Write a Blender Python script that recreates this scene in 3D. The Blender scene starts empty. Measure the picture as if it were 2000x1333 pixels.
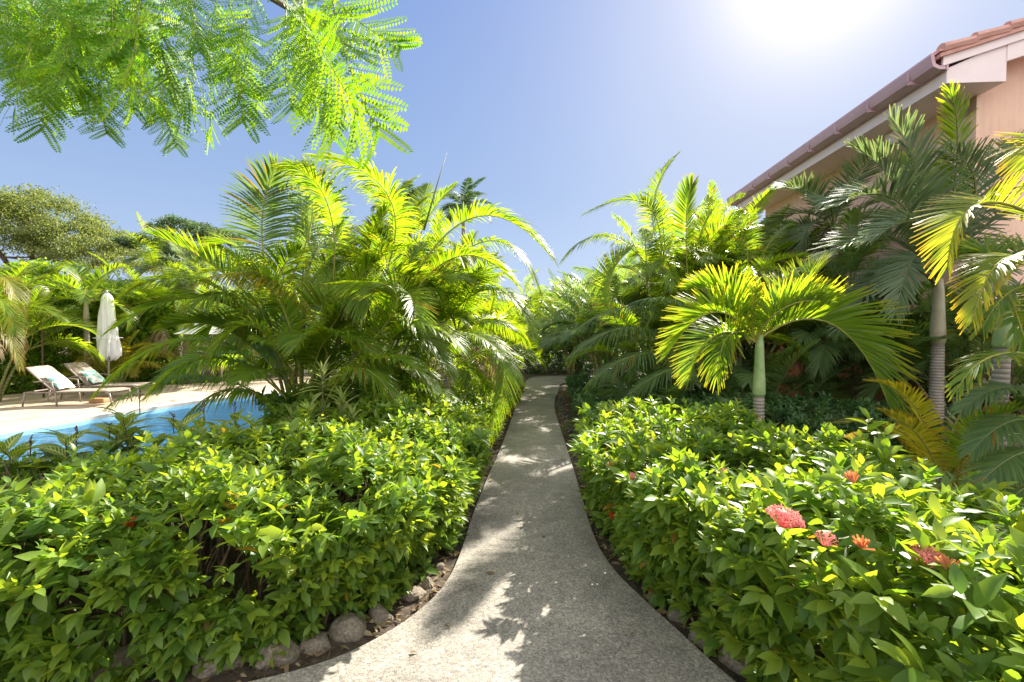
import bpy, bmesh, math, random
import numpy as np
from mathutils import Vector, Matrix
from mathutils.geometry import tessellate_polygon
R = math.radians
S = bpy.context.scene
COL = S.collection

# ------------------------------------------------------------------ camera, sky, sun, exposure
FPX, HZ, CAMH = 900.0, 643.0, 1.70
cam_d = bpy.data.cameras.new('camera'); cam = bpy.data.objects.new('camera', cam_d); COL.objects.link(cam)
cam_d.sensor_width = 36; cam_d.lens = FPX / 2000 * 36; cam_d.clip_end = 2000; cam_d.clip_start = 0.05
PITCH = math.atan((666.5 - HZ) / FPX)
cam.location = (0, 0, CAMH); cam.rotation_euler = (R(90) - PITCH, 0, 0)
S.camera = cam
SKY_B = 2.0; REAR_FILL = 4.4
SUN_EL, SUN_AZ = 34.5, 33.5            # degrees above the horizon; degrees right of straight ahead (+Y)
W = bpy.data.worlds.new('World'); S.world = W; W.use_nodes = True
wn = W.node_tree; wn.nodes.clear()
sky = wn.nodes.new('ShaderNodeTexSky'); sky.sky_type = 'NISHITA'; sky.sun_disc = False
sky.sun_elevation = R(SUN_EL); sky.sun_rotation = R(SUN_AZ)
sky.air_density = 1.0; sky.dust_density = 1.6; sky.ozone_density = 2.2; sky.altitude = 0
bg = wn.nodes.new('ShaderNodeBackground'); bg.inputs[1].default_value = 0.15
wo = wn.nodes.new('ShaderNodeOutputWorld')
# clear blue that pales to the horizon, an unseen bright zenith added as fill light, some of the Nishita sky, and the white aureole round the sun
sdir = (math.sin(R(SUN_AZ)) * math.cos(R(SUN_EL)), math.cos(R(SUN_AZ)) * math.cos(R(SUN_EL)), math.sin(R(SUN_EL)))
def wmath(op, a, b=None, clamp=False):
    m = wn.nodes.new('ShaderNodeMath'); m.operation = op; m.use_clamp = clamp
    for k, v in enumerate((a, b)):
        if v is None: continue
        if isinstance(v, bpy.types.NodeSocket): wn.links.new(v, m.inputs[k])
        else: m.inputs[k].default_value = v
    return m.outputs[0]
tcw = wn.nodes.new('ShaderNodeTexCoord'); sxw = wn.nodes.new('ShaderNodeSeparateXYZ'); wn.links.new(tcw.outputs['Generated'], sxw.inputs[0])
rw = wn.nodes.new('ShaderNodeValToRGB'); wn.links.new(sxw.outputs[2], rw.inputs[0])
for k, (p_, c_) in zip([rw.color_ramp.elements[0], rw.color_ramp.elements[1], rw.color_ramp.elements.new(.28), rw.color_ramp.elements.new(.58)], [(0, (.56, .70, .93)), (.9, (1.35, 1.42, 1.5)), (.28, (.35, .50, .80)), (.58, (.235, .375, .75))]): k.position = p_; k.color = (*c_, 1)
cl_ = wn.nodes.new('ShaderNodeVectorMath'); cl_.operation = 'SCALE'; cl_.inputs['Scale'].default_value = .10; wn.links.new(sky.outputs[0], cl_.inputs[0])
cm_ = wn.nodes.new('ShaderNodeVectorMath'); cm_.operation = 'MINIMUM'; cm_.inputs[1].default_value = (1, 1, 1); wn.links.new(cl_.outputs[0], cm_.inputs[0])
c0_ = wn.nodes.new('ShaderNodeMix'); c0_.data_type = 'RGBA'; c0_.inputs[0].default_value = .12; wn.links.new(rw.outputs[0], c0_.inputs[6]); wn.links.new(cm_.outputs[0], c0_.inputs[7])
dt = wn.nodes.new('ShaderNodeVectorMath'); dt.operation = 'DOT_PRODUCT'; dt.inputs[1].default_value = sdir; wn.links.new(tcw.outputs['Generated'], dt.inputs[0])
dd_ = wmath('MAXIMUM', dt.outputs['Value'], 0.0)
hal = wmath('ADD', wmath('MULTIPLY', wmath('POWER', dd_, 95.0), .85), wmath('MULTIPLY', wmath('POWER', dd_, 11.0), .36), True)
cw = wn.nodes.new('ShaderNodeMix'); cw.data_type = 'RGBA'; wn.links.new(hal, cw.inputs[0]); wn.links.new(c0_.outputs[2], cw.inputs[6]); cw.inputs[7].default_value = (1.12, 1.08, 1.10, 1)
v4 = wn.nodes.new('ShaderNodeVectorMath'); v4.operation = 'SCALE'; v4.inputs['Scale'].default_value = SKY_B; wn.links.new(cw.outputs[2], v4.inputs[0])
# added white fill light in the unseen half of the sky behind the viewer
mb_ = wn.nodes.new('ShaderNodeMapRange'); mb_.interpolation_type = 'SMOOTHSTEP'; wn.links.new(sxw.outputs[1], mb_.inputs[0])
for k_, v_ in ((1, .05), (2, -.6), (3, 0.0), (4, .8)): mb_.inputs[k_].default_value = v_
cb = wn.nodes.new('ShaderNodeMix'); cb.data_type = 'RGBA'; wn.links.new(mb_.outputs[0], cb.inputs[0]); wn.links.new(v4.outputs[0], cb.inputs[6]); cb.inputs[7].default_value = (REAR_FILL, REAR_FILL * .98, REAR_FILL * .92, 1)
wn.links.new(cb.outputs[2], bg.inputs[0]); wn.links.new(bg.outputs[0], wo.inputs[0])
sl = bpy.data.lights.new('sun', 'SUN'); sl.energy = 4.6; sl.angle = R(0.6); sl.color = (1.0, 0.93, 0.80)
so = bpy.data.objects.new('sun', sl); COL.objects.link(so)
sd = Vector((math.sin(R(SUN_AZ)) * math.cos(R(SUN_EL)), math.cos(R(SUN_AZ)) * math.cos(R(SUN_EL)), math.sin(R(SUN_EL))))
so.rotation_euler = sd.to_track_quat('Z', 'Y').to_euler()
S.view_settings.view_transform = 'Standard'; S.view_settings.look = 'None'
S.view_settings.exposure = 1.85; S.view_settings.gamma = 1
S.render.engine = 'CYCLES'
S.cycles.max_bounces = 10; S.cycles.diffuse_bounces = 7; S.cycles.glossy_bounces = 2
S.cycles.transmission_bounces = 7; S.cycles.transparent_max_bounces = 8
S.cycles.use_denoising = True; S.cycles.use_adaptive_sampling = False; S.cycles.sample_clamp_indirect = 6
S.cycles.caustics_reflective = False; S.cycles.caustics_refractive = False

# ------------------------------------------------------------------ helpers
def at(px, py, Y):
    a = PITCH
    f = Vector((0, math.cos(a), -math.sin(a))); u = Vector((0, math.sin(a), math.cos(a)))
    d = f * FPX + Vector((1, 0, 0)) * (px - 1000) + u * (666.5 - py)
    return np.array(Vector((0, 0, CAMH)) + d * (Y / d.y))
def gr(px, py, z=0.0):
    d = at(px, py, 1.0) - np.array((0, 0, CAMH))
    k = (z - CAMH) / d[2]
    return np.array((0, 0, CAMH)) + d * k
def tag(o, label=None, cat=None, group=None, kind=None):
    if label: o['label'] = label
    if cat: o['category'] = cat
    if group: o['group'] = group
    if kind: o['kind'] = kind
    return o
def thing(name, label, cat, loc=(0, 0, 0), group=None, rz=0):
    o = bpy.data.objects.new(name, None); COL.objects.link(o)
    o.empty_display_size = 0.1
    o.location = tuple(float(v) for v in loc); o.rotation_euler = (0, 0, rz)
    return tag(o, label, cat, group)
def link(name, me, mats, parent=None, smooth=False):
    for m in (mats if isinstance(mats, (list, tuple)) else [mats]): me.materials.append(m)
    if smooth: me.shade_smooth()
    o = bpy.data.objects.new(name, me); COL.objects.link(o)
    if parent is not None:
        o.parent = parent
    return o
def np_mesh(name, V, F, attr=None, mi=None):
    """V (n,3), F (m,4) quads"""
    V = np.asarray(V, dtype=np.float32).reshape(-1, 3); F = np.asarray(F, dtype=np.int32).reshape(-1, 4)
    me = bpy.data.meshes.new(name)
    me.vertices.add(len(V)); me.vertices.foreach_set('co', V.ravel())
    me.loops.add(F.size); me.loops.foreach_set('vertex_index', F.ravel())
    me.polygons.add(len(F)); me.polygons.foreach_set('loop_start', np.arange(0, F.size, 4, dtype=np.int32))
    if mi is not None: me.polygons.foreach_set('material_index', np.asarray(mi, dtype=np.int32))
    if attr is not None:
        a = me.attributes.new('leafdata', 'FLOAT_VECTOR', 'POINT')
        a.data.foreach_set('vector', np.asarray(attr, dtype=np.float32).ravel())
    me.update(calc_edges=True); me.validate()
    return me
def nrm(a):
    return a / np.maximum(np.linalg.norm(a, axis=-1, keepdims=True), 1e-9)
class MB:
    """collects boxes, tubes, prisms for one mesh"""
    def __init__(s): s.v = []; s.f = []
    def add(s, vs, fs):
        n = len(s.v); s.v += [tuple(float(c) for c in v) for v in vs]; s.f += [tuple(i + n for i in f) for f in fs]
    def box(s, c, d, rz=0, rx=0, ry=0):
        m = Matrix.Rotation(rz, 3, 'Z') @ Matrix.Rotation(ry, 3, 'Y') @ Matrix.Rotation(rx, 3, 'X')
        vs = []
        for x in (-.5, .5):
            for y in (-.5, .5):
                for z in (-.5, .5): vs.append(Vector(c) + m @ Vector((x * d[0], y * d[1], z * d[2])))
        s.add(vs, [(0, 1, 3, 2), (4, 6, 7, 5), (0, 4, 5, 1), (2, 3, 7, 6), (0, 2, 6, 4), (1, 5, 7, 3)])
    def tube(s, pts, r, k=8, cap=True):
        pts = [Vector(p) for p in pts]; n = len(pts)
        rs = r if isinstance(r, (list, tuple)) else [r] * n
        vs = []; fs = []; prev = None
        for i, p in enumerate(pts):
            t = (pts[min(i + 1, n - 1)] - pts[max(i - 1, 0)]).normalized()
            if prev is None:
                a = t.cross(Vector((0, 0, 1)))
                if a.length < .1: a = t.cross(Vector((0, 1, 0)))
            else: a = prev - t * prev.dot(t)
            a.normalize(); prev = a; b = t.cross(a)
            for j in range(k):
                th = 2 * math.pi * j / k; vs.append(p + (a * math.cos(th) + b * math.sin(th)) * rs[i])
        for i in range(n - 1):
            for j in range(k):
                j2 = (j + 1) % k; fs.append((i * k + j, i * k + j2, (i + 1) * k + j2, (i + 1) * k + j))
        if cap: fs += [tuple(range(k))[::-1], tuple((n - 1) * k + j for j in range(k))]
        s.add(vs, fs)
    def extrude(s, poly, vec):
        n = len(poly); v = Vector(vec)
        s.add([Vector(p) for p in poly] + [Vector(p) + v for p in poly],
              [tuple(range(n))[::-1], tuple(range(n, 2 * n))] + [(i, (i + 1) % n, n + (i + 1) % n, n + i) for i in range(n)])
    def mesh(s, name):
        me = bpy.data.meshes.new(name); me.from_pydata(s.v, [], s.f)
        bm = bmesh.new(); bm.from_mesh(me); bmesh.ops.recalc_face_normals(bm, faces=bm.faces); bm.to_mesh(me); bm.free()
        me.update(); return me
    def build(s, name, mats, parent=None, smooth=False, bevel=0):
        o = link(name, s.mesh(name), mats, parent, smooth)
        if bevel:
            b = o.modifiers.new('bevel', 'BEVEL'); b.width = bevel; b.segments = 2; b.limit_method = 'ANGLE'
        return o
def flat(name, outer, holes, z, mat, parent=None):
    polys = [[Vector((p[0], p[1], z)) for p in outer]] + [[Vector((p[0], p[1], z)) for p in h] for h in holes]
    tris = tessellate_polygon(polys)
    vs = [v for p in polys for v in p]
    me = bpy.data.meshes.new(name); me.from_pydata([tuple(v) for v in vs], [], [tuple(t) for t in tris])
    bm = bmesh.new(); bm.from_mesh(me)
    for f in bm.faces:
        if f.normal.z < 0: f.normal_flip()
    bm.to_mesh(me); bm.free()
    return link(name, me, mat, parent)
def chaikin(p, n=2, closed=True):
    p = [np.array(q, float)[:2] for q in p]
    for _ in range(n):
        q = []
        m = len(p)
        for i in range(m if closed else m - 1):
            a, b = p[i], p[(i + 1) % m]; q += [a * .75 + b * .25, a * .25 + b * .75]
        if not closed: q = [p[0]] + q + [p[-1]]
        p = q
    return p

# ------------------------------------------------------------------ materials
def mat(name):
    m = bpy.data.materials.new(name); m.use_nodes = True; m.node_tree.nodes.clear()
    return m, m.node_tree.nodes, m.node_tree.links
def ramp(N, stops):
    r = N.new('ShaderNodeValToRGB')
    e = r.color_ramp.elements
    while len(e) < len(stops): e.new(0.5)
    for k, (p, c) in zip(e, stops): k.position = p; k.color = (*c, 1)
    return r
def noise(N, L, scale, detail=6, rough=.6, vec=None):
    n = N.new('ShaderNodeTexNoise'); n.inputs['Scale'].default_value = scale
    n.inputs['Detail'].default_value = detail; n.inputs['Roughness'].default_value = rough
    if vec is not None: L.new(vec, n.inputs['Vector'])
    return n
def mixc(N, L, fac, a, b, mode='MIX'):
    m = N.new('ShaderNodeMix'); m.data_type = 'RGBA'; m.blend_type = mode
    for s, v in ((0, fac), (6, a), (7, b)):
        if isinstance(v, bpy.types.NodeSocket): L.new(v, m.inputs[s])
        elif s == 0: m.inputs[0].default_value = v
        else: m.inputs[s].default_value = (*v, 1)
    return m.outputs[2]
def leaf_mat(name, dark, light, tdark, tlight, tip=None, tip_t=None, t0=.6, tr=.5, rough=.38, spec=.45, veins=None, brown=.0):
    """two-sided leaf: reflects (dark..light) and passes light (tdark..tlight); leafdata = (random, along, age)"""
    m, N, L = mat(name)
    at_ = N.new('ShaderNodeAttribute'); at_.attribute_name = 'leafdata'
    sp = N.new('ShaderNodeSeparateXYZ'); L.new(at_.outputs['Vector'], sp.inputs[0])
    a = mixc(N, L, sp.outputs[0], dark, light); b = mixc(N, L, sp.outputs[0], tdark, tlight)
    if tip is not None:
        mr = N.new('ShaderNodeMapRange'); mr.interpolation_type = 'SMOOTHSTEP'
        mr.inputs[1].default_value = t0; mr.inputs[2].default_value = 1.0
        L.new(sp.outputs[1], mr.inputs[0])
        a = mixc(N, L, mr.outputs[0], a, tip); b = mixc(N, L, mr.outputs[0], b, tip_t)
    if brown:
        gt = N.new('ShaderNodeMath'); gt.operation = 'GREATER_THAN'; gt.inputs[1].default_value = 1 - brown
        L.new(sp.outputs[2], gt.inputs[0])
        a = mixc(N, L, gt.outputs[0], a, (.22, .14, .02)); b = mixc(N, L, gt.outputs[0], b, (.55, .35, .02))
    if veins:
        uv = N.new('ShaderNodeAttribute'); uv.attribute_name = 'leafuv'
        s2 = N.new('ShaderNodeSeparateXYZ'); L.new(uv.outputs['Vector'], s2.inputs[0])
        ab = N.new('ShaderNodeMath'); ab.operation = 'ABSOLUTE'; L.new(s2.outputs[1], ab.inputs[0])
        mul = N.new('ShaderNodeMath'); mul.operation = 'MULTIPLY_ADD'; L.new(s2.outputs[0], mul.inputs[0]); mul.inputs[1].default_value = 8
        m2 = N.new('ShaderNodeMath'); m2.operation = 'MULTIPLY'; L.new(ab.outputs[0], m2.inputs[0]); m2.inputs[1].default_value = -2.2
        L.new(m2.outputs[0], mul.inputs[2])
        fr = N.new('ShaderNodeMath'); fr.operation = 'FRACT'; L.new(mul.outputs[0], fr.inputs[0])
        lt = N.new('ShaderNodeMath'); lt.operation = 'LESS_THAN'; L.new(fr.outputs[0], lt.inputs[0]); lt.inputs[1].default_value = .34
        l2 = N.new('ShaderNodeMath'); l2.operation = 'LESS_THAN'; L.new(ab.outputs[0], l2.inputs[0]); l2.inputs[1].default_value = .12
        mx = N.new('ShaderNodeMath'); mx.operation = 'MAXIMUM'; L.new(lt.outputs[0], mx.inputs[0]); L.new(l2.outputs[0], mx.inputs[1])
        a = mixc(N, L, mx.outputs[0], a, veins); b = mixc(N, L, mx.outputs[0], b, (.6, .62, .05))
    p = N.new('ShaderNodeBsdfPrincipled'); L.new(a, p.inputs['Base Color'])
    p.inputs['Roughness'].default_value = rough; p.inputs['Specular IOR Level'].default_value = spec
    t = N.new('ShaderNodeBsdfTranslucent'); L.new(b, t.inputs['Color'])
    mx = N.new('ShaderNodeMixShader'); mx.inputs[0].default_value = tr
    L.new(p.outputs[0], mx.inputs[1]); L.new(t.outputs[0], mx.inputs[2])
    o = N.new('ShaderNodeOutputMaterial'); L.new(mx.outputs[0], o.inputs[0])
    return m
def solid(name, c1, c2, scale=8, rough=.6, bump=0.0, bscale=None, metal=0, detail=6, spec=.5, coord='Object', stops=None):
    m, N, L = mat(name)
    tc = N.new('ShaderNodeTexCoord'); v = tc.outputs[coord]
    n = noise(N, L, scale, detail, .6, v)
    r = ramp(N, stops or [(.3, c1), (.7, c2)]); L.new(n.outputs[0], r.inputs[0])
    p = N.new('ShaderNodeBsdfPrincipled'); L.new(r.outputs[0], p.inputs['Base Color'])
    p.inputs['Roughness'].default_value = rough; p.inputs['Metallic'].default_value = metal
    p.inputs['Specular IOR Level'].default_value = spec
    if bump:
        b = N.new('ShaderNodeBump'); b.inputs['Strength'].default_value = bump; b.inputs['Distance'].default_value = .02
        n2 = noise(N, L, bscale or scale * 4, 8, .65, v); L.new(n2.outputs[0], b.inputs['Height']); L.new(b.outputs[0], p.inputs['Normal'])
    o = N.new('ShaderNodeOutputMaterial'); L.new(p.outputs[0], o.inputs[0])
    return m
M = {}
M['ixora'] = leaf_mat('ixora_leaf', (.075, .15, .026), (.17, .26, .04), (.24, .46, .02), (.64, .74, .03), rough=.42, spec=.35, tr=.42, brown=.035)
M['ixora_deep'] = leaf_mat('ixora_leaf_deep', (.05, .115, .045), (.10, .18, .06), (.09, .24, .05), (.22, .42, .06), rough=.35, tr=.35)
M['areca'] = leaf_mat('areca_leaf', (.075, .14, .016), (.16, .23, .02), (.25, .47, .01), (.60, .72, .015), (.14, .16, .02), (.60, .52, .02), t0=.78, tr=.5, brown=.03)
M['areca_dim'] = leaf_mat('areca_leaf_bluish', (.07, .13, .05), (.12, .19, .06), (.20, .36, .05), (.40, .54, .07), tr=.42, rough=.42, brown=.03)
M['areca_gold'] = leaf_mat('areca_leaf_yellowing', (.12, .16, .02), (.22, .20, .03), (.50, .50, .01), (.80, .66, .03), (.26, .14, .03), (.7, .36, .02), t0=.6, tr=.5)
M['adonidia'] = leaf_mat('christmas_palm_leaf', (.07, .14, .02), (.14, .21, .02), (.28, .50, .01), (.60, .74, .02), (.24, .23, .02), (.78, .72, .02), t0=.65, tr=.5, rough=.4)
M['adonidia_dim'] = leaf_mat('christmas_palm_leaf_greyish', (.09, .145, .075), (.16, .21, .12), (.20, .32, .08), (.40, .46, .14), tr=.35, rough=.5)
M['adonidia_gold'] = leaf_mat('christmas_palm_leaf_golden', (.11, .18, .02), (.22, .26, .03), (.42, .54, .01), (.78, .76, .03), (.30, .22, .02), (.92, .62, .02), t0=.55, tr=.5)
M['poinciana'] = leaf_mat('poinciana_leaflet', (.045, .15, .008), (.10, .24, .012), (.16, .46, .004), (.58, .78, .01), tr=.45, rough=.5, spec=.2)
M['ficus'] = leaf_mat('ficus_leaf', (.07, .15, .02), (.15, .25, .03), (.24, .48, .015), (.62, .76, .03), tr=.45)
M['tree_leaf'] = leaf_mat('tree_leaf', (.08, .12, .035), (.17, .20, .06), (.20, .30, .04), (.46, .48, .09), tr=.4, rough=.6)
M['tree_leaf_dark'] = leaf_mat('tree_leaf_dark', (.05, .09, .045), (.10, .15, .06), (.08, .18, .04), (.18, .28, .06), tr=.35, rough=.6)
M['sanchezia'] = leaf_mat('sanchezia_leaf', (.05, .12, .03), (.08, .17, .035), (.12, .32, .02), (.28, .46, .03), tr=.35, veins=(.55, .58, .12))
M['dracaena'] = leaf_mat('dracaena_leaf', (.10, .18, .03), (.40, .42, .16), (.3, .5, .04), (.75, .75, .2), tr=.45)
M['bromeliad'] = leaf_mat('bromeliad_leaf', (.06, .05, .025), (.14, .09, .04), (.2, .12, .03), (.4, .25, .06), tr=.3)
M['dead_leaf'] = leaf_mat('dead_leaf', (.18, .12, .06), (.35, .27, .16), (.3, .18, .06), (.5, .36, .15), tr=.3, rough=.7)
M['rachis'] = solid('rachis_yellow_green', (.16, .20, .03), (.34, .30, .05), 5, .45)
M['rachis_dim'] = solid('rachis_green', (.10, .14, .04), (.18, .18, .06), 5, .5)
M['twig'] = solid('twig_bark', (.06, .04, .025), (.16, .11, .07), 30, .8)
M['petal'] = leaf_mat('ixora_petal', (.80, .13, .15), (.92, .42, .38), (.85, .2, .2), (.95, .5, .4), tr=.3, rough=.6)
M['petal_orange'] = leaf_mat('ixora_bud', (.68, .24, .14), (.85, .48, .28), (.8, .2, .05), (.9, .45, .12), tr=.3, rough=.6)
M['petal_red'] = leaf_mat('ixora_petal_scarlet', (.75, .025, .01), (.8, .06, .02), (.8, .04, .01), (.9, .08, .02), tr=.3, rough=.6)
M['bark'] = solid('tree_bark', (.10, .07, .05), (.24, .19, .14), 9, .9, .6)
def palm_bark(name, c1, c2, rings):
    m, N, L = mat(name)
    tc = N.new('ShaderNodeTexCoord'); sx = N.new('ShaderNodeSeparateXYZ'); L.new(tc.outputs['Object'], sx.inputs[0])
    n = noise(N, L, 6, 6, .6, tc.outputs['Object'])
    w = N.new('ShaderNodeTexWave'); w.wave_type = 'BANDS'; w.bands_direction = 'Z'; w.inputs['Scale'].default_value = rings
    w.inputs['Distortion'].default_value = 1.2; w.inputs['Detail'].default_value = 3; L.new(tc.outputs['Object'], w.inputs['Vector'])
    r = ramp(N, [(.3, c1), (.7, c2)]); L.new(n.outputs[0], r.inputs[0])
    r2 = ramp(N, [(.0, (.35, .35, .35)), (.25, (1, 1, 1))]); L.new(w.outputs['Fac'], r2.inputs[0])
    c = mixc(N, L, .8, r.outputs[0], r2.outputs[0], 'MULTIPLY')
    p = N.new('ShaderNodeBsdfPrincipled'); L.new(c, p.inputs['Base Color']); p.inputs['Roughness'].default_value = .75
    b = N.new('ShaderNodeBump'); b.inputs['Strength'].default_value = .6; b.inputs['Distance'].default_value = .01
    L.new(w.outputs['Fac'], b.inputs['Height']); L.new(b.outputs[0], p.inputs['Normal'])
    o = N.new('ShaderNodeOutputMaterial'); L.new(p.outputs[0], o.inputs[0]); return m
M['palm_trunk'] = palm_bark('palm_trunk_ringed', (.20, .17, .14), (.36, .31, .27), 9)
M['cane'] = palm_bark('areca_cane', (.16, .20, .07), (.34, .30, .12), 4)
M['crownshaft'] = solid('crownshaft_green', (.16, .28, .09), (.38, .46, .22), 7, .42, .35, 22)
M['crownshaft_tan'] = solid('crownshaft_tan', (.30, .24, .15), (.46, .42, .30), 4, .5)
# soil
M['soil'] = solid('soil_mulch', (.035, .024, .016), (.13, .09, .06), 14, .95, 1.0, 60, stops=[(.3, (.03, .02, .014)), (.5, (.07, .05, .034)), (.72, (.16, .12, .085))])
def path_mat():
    m, N, L = mat('exposed_aggregate_concrete')
    tc = N.new('ShaderNodeTexCoord'); v = tc.outputs['Object']
    big = noise(N, L, 1.1, 5, .6, v); mid = noise(N, L, 7, 6, .7, v)
    vo = N.new('ShaderNodeTexVoronoi'); vo.inputs['Scale'].default_value = 95; L.new(v, vo.inputs['Vector'])
    vo2 = N.new('ShaderNodeTexVoronoi'); vo2.inputs['Scale'].default_value = 210; L.new(v, vo2.inputs['Vector'])
    sep = N.new('ShaderNodeSeparateColor'); L.new(vo.outputs['Color'], sep.inputs[0])
    sep2 = N.new('ShaderNodeSeparateColor'); L.new(vo2.outputs['Color'], sep2.inputs[0])
    st = ramp(N, [(0, (.20, .18, .155)), (.3, (.29, .265, .225)), (.65, (.345, .315, .27)), (1, (.47, .43, .37))]); L.new(sep.outputs[0], st.inputs[0])
    st2 = ramp(N, [(0, (.74, .74, .74)), (.5, (.95, .95, .95)), (1, (1.0, .99, .98))]); L.new(sep2.outputs[1], st2.inputs[0])
    c = mixc(N, L, 1, st.outputs[0], st2.outputs[0], 'MULTIPLY')
    s1 = ramp(N, [(.32, (.62, .62, .64)), (.6, (1, 1, 1))]); L.new(big.outputs[0], s1.inputs[0])
    s2 = ramp(N, [(.3, (.78, .78, .78)), (.6, (1.06, 1.05, 1.04))]); L.new(mid.outputs[0], s2.inputs[0])
    c = mixc(N, L, 1, c, s1.outputs[0], 'MULTIPLY'); c = mixc(N, L, 1, c, s2.outputs[0], 'MULTIPLY')
    sy = N.new('ShaderNodeSeparateXYZ'); L.new(v, sy.inputs[0])
    wob = N.new('ShaderNodeMath'); wob.operation = 'MULTIPLY_ADD'; L.new(mid.outputs[0], wob.inputs[0]); wob.inputs[1].default_value = .03
    sh = N.new('ShaderNodeMath'); sh.operation = 'ADD'; sh.inputs[1].default_value = -1.53; L.new(sy.outputs[1], sh.inputs[0]); L.new(sh.outputs[0], wob.inputs[2])
    pp = N.new('ShaderNodeMath'); pp.operation = 'PINGPONG'; L.new(wob.outputs[0], pp.inputs[0]); pp.inputs[1].default_value = 1.52
    lt = N.new('ShaderNodeMath'); lt.operation = 'LESS_THAN'; L.new(pp.outputs[0], lt.inputs[0]); lt.inputs[1].default_value = .008
    c = mixc(N, L, lt.outputs[0], c, (.19, .17, .15))
    st_ = noise(N, L, 2.3, 8, .75, v); s3 = ramp(N, [(.56, (1, 1, 1)), (.68, (.70, .69, .68))]); L.new(st_.outputs[0], s3.inputs[0]); c = mixc(N, L, .9, c, s3.outputs[0], 'MULTIPLY')
    p = N.new('ShaderNodeBsdfPrincipled'); L.new(c, p.inputs['Base Color']); p.inputs['Roughness'].default_value = .72
    b = N.new('ShaderNodeBump'); b.inputs['Strength'].default_value = .5; b.inputs['Distance'].default_value = .004; b.invert = True
    L.new(vo.outputs['Distance'], b.inputs['Height']); L.new(b.outputs[0], p.inputs['Normal'])
    o = N.new('ShaderNodeOutputMaterial'); L.new(p.outputs[0], o.inputs[0]); return m
M['path'] = path_mat()
M['deck'] = solid('pool_deck_sandstone', (.50, .38, .27), (.72, .58, .44), 1.6, .85, .3, 40, stops=[(.25, (.34, .255, .18)), (.5, (.45, .35, .255)), (.75, (.53, .43, .33))])
M['coping'] = solid('pool_coping', (.52, .48, .42), (.66, .62, .56), 5, .7)
def tile_mat():
    m, N, L = mat('pool_tile')
    tc = N.new('ShaderNodeTexCoord')
    br = N.new('ShaderNodeTexBrick'); br.inputs['Scale'].default_value = 12; br.offset = 0; br.inputs['Mortar Size'].default_value = .06
    br.inputs['Color1'].default_value = (.06, .52, .95, 1); br.inputs['Color2'].default_value = (.10, .60, 1.0, 1); br.inputs['Mortar'].default_value = (.45, .68, .78, 1)
    br.inputs['Brick Width'].default_value = .5; br.inputs['Row Height'].default_value = .5
    L.new(tc.outputs['Object'], br.inputs['Vector'])
    p = N.new('ShaderNodeBsdfPrincipled'); L.new(br.outputs[0], p.inputs['Base Color']); p.inputs['Roughness'].default_value = .4
    o = N.new('ShaderNodeOutputMaterial'); L.new(p.outputs[0], o.inputs[0]); return m
M['tile'] = tile_mat(); M['tile_wall'] = solid('pool_wall_tile', (.30, .62, .86), (.42, .72, .92), 20, .4)
def water_mat():
    m, N, L = mat('pool_water')
    tc = N.new('ShaderNodeTexCoord')
    mp = N.new('ShaderNodeMapping'); mp.inputs['Scale'].default_value = (1.0, 2.0, 1); L.new(tc.outputs['Object'], mp.inputs[0])
    n = noise(N, L, 2.2, 4, .55, mp.outputs[0]); n2 = noise(N, L, 9, 3, .5, mp.outputs[0])
    ad = N.new('ShaderNodeMath'); ad.operation = 'MULTIPLY_ADD'; L.new(n2.outputs[0], ad.inputs[0]); ad.inputs[1].default_value = .3; L.new(n.outputs[0], ad.inputs[2])
    b = N.new('ShaderNodeBump'); b.inputs['Strength'].default_value = .8; b.inputs['Distance'].default_value = .08; L.new(ad.outputs[0], b.inputs['Height'])
    fr = N.new('ShaderNodeFresnel'); fr.inputs['IOR'].default_value = 1.33; L.new(b.outputs[0], fr.inputs['Normal'])
    gl = N.new('ShaderNodeBsdfGlossy'); gl.inputs['Roughness'].default_value = .04; L.new(b.outputs[0], gl.inputs['Normal'])
    r = ramp(N, [(.35, (.42, .84, .95)), (.65, (.70, .95, 1.0))]); L.new(n.outputs[0], r.inputs[0])
    tr = N.new('ShaderNodeBsdfTransparent'); L.new(r.outputs[0], tr.inputs[0])
    mx = N.new('ShaderNodeMixShader'); L.new(fr.outputs[0], mx.inputs[0]); L.new(tr.outputs[0], mx.inputs[1]); L.new(gl.outputs[0], mx.inputs[2])
    o = N.new('ShaderNodeOutputMaterial'); L.new(mx.outputs[0], o.inputs[0]); return m
M['water'] = water_mat()
M['stone'] = solid('garden_rock', (.13, .11, .09), (.42, .36, .29), 7, .9, .9, 26, stops=[(.25, (.13, .11, .085)), (.5, (.30, .25, .19)), (.75, (.50, .44, .35))])
M['river'] = solid('river_stone', (.045, .047, .052), (.14, .14, .145), 9, .6, .3, 30)
M['wall'] = solid('peach_stucco', (.80, .50, .40), (.86, .58, .46), 2.5, .9, .25, 60)
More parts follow.
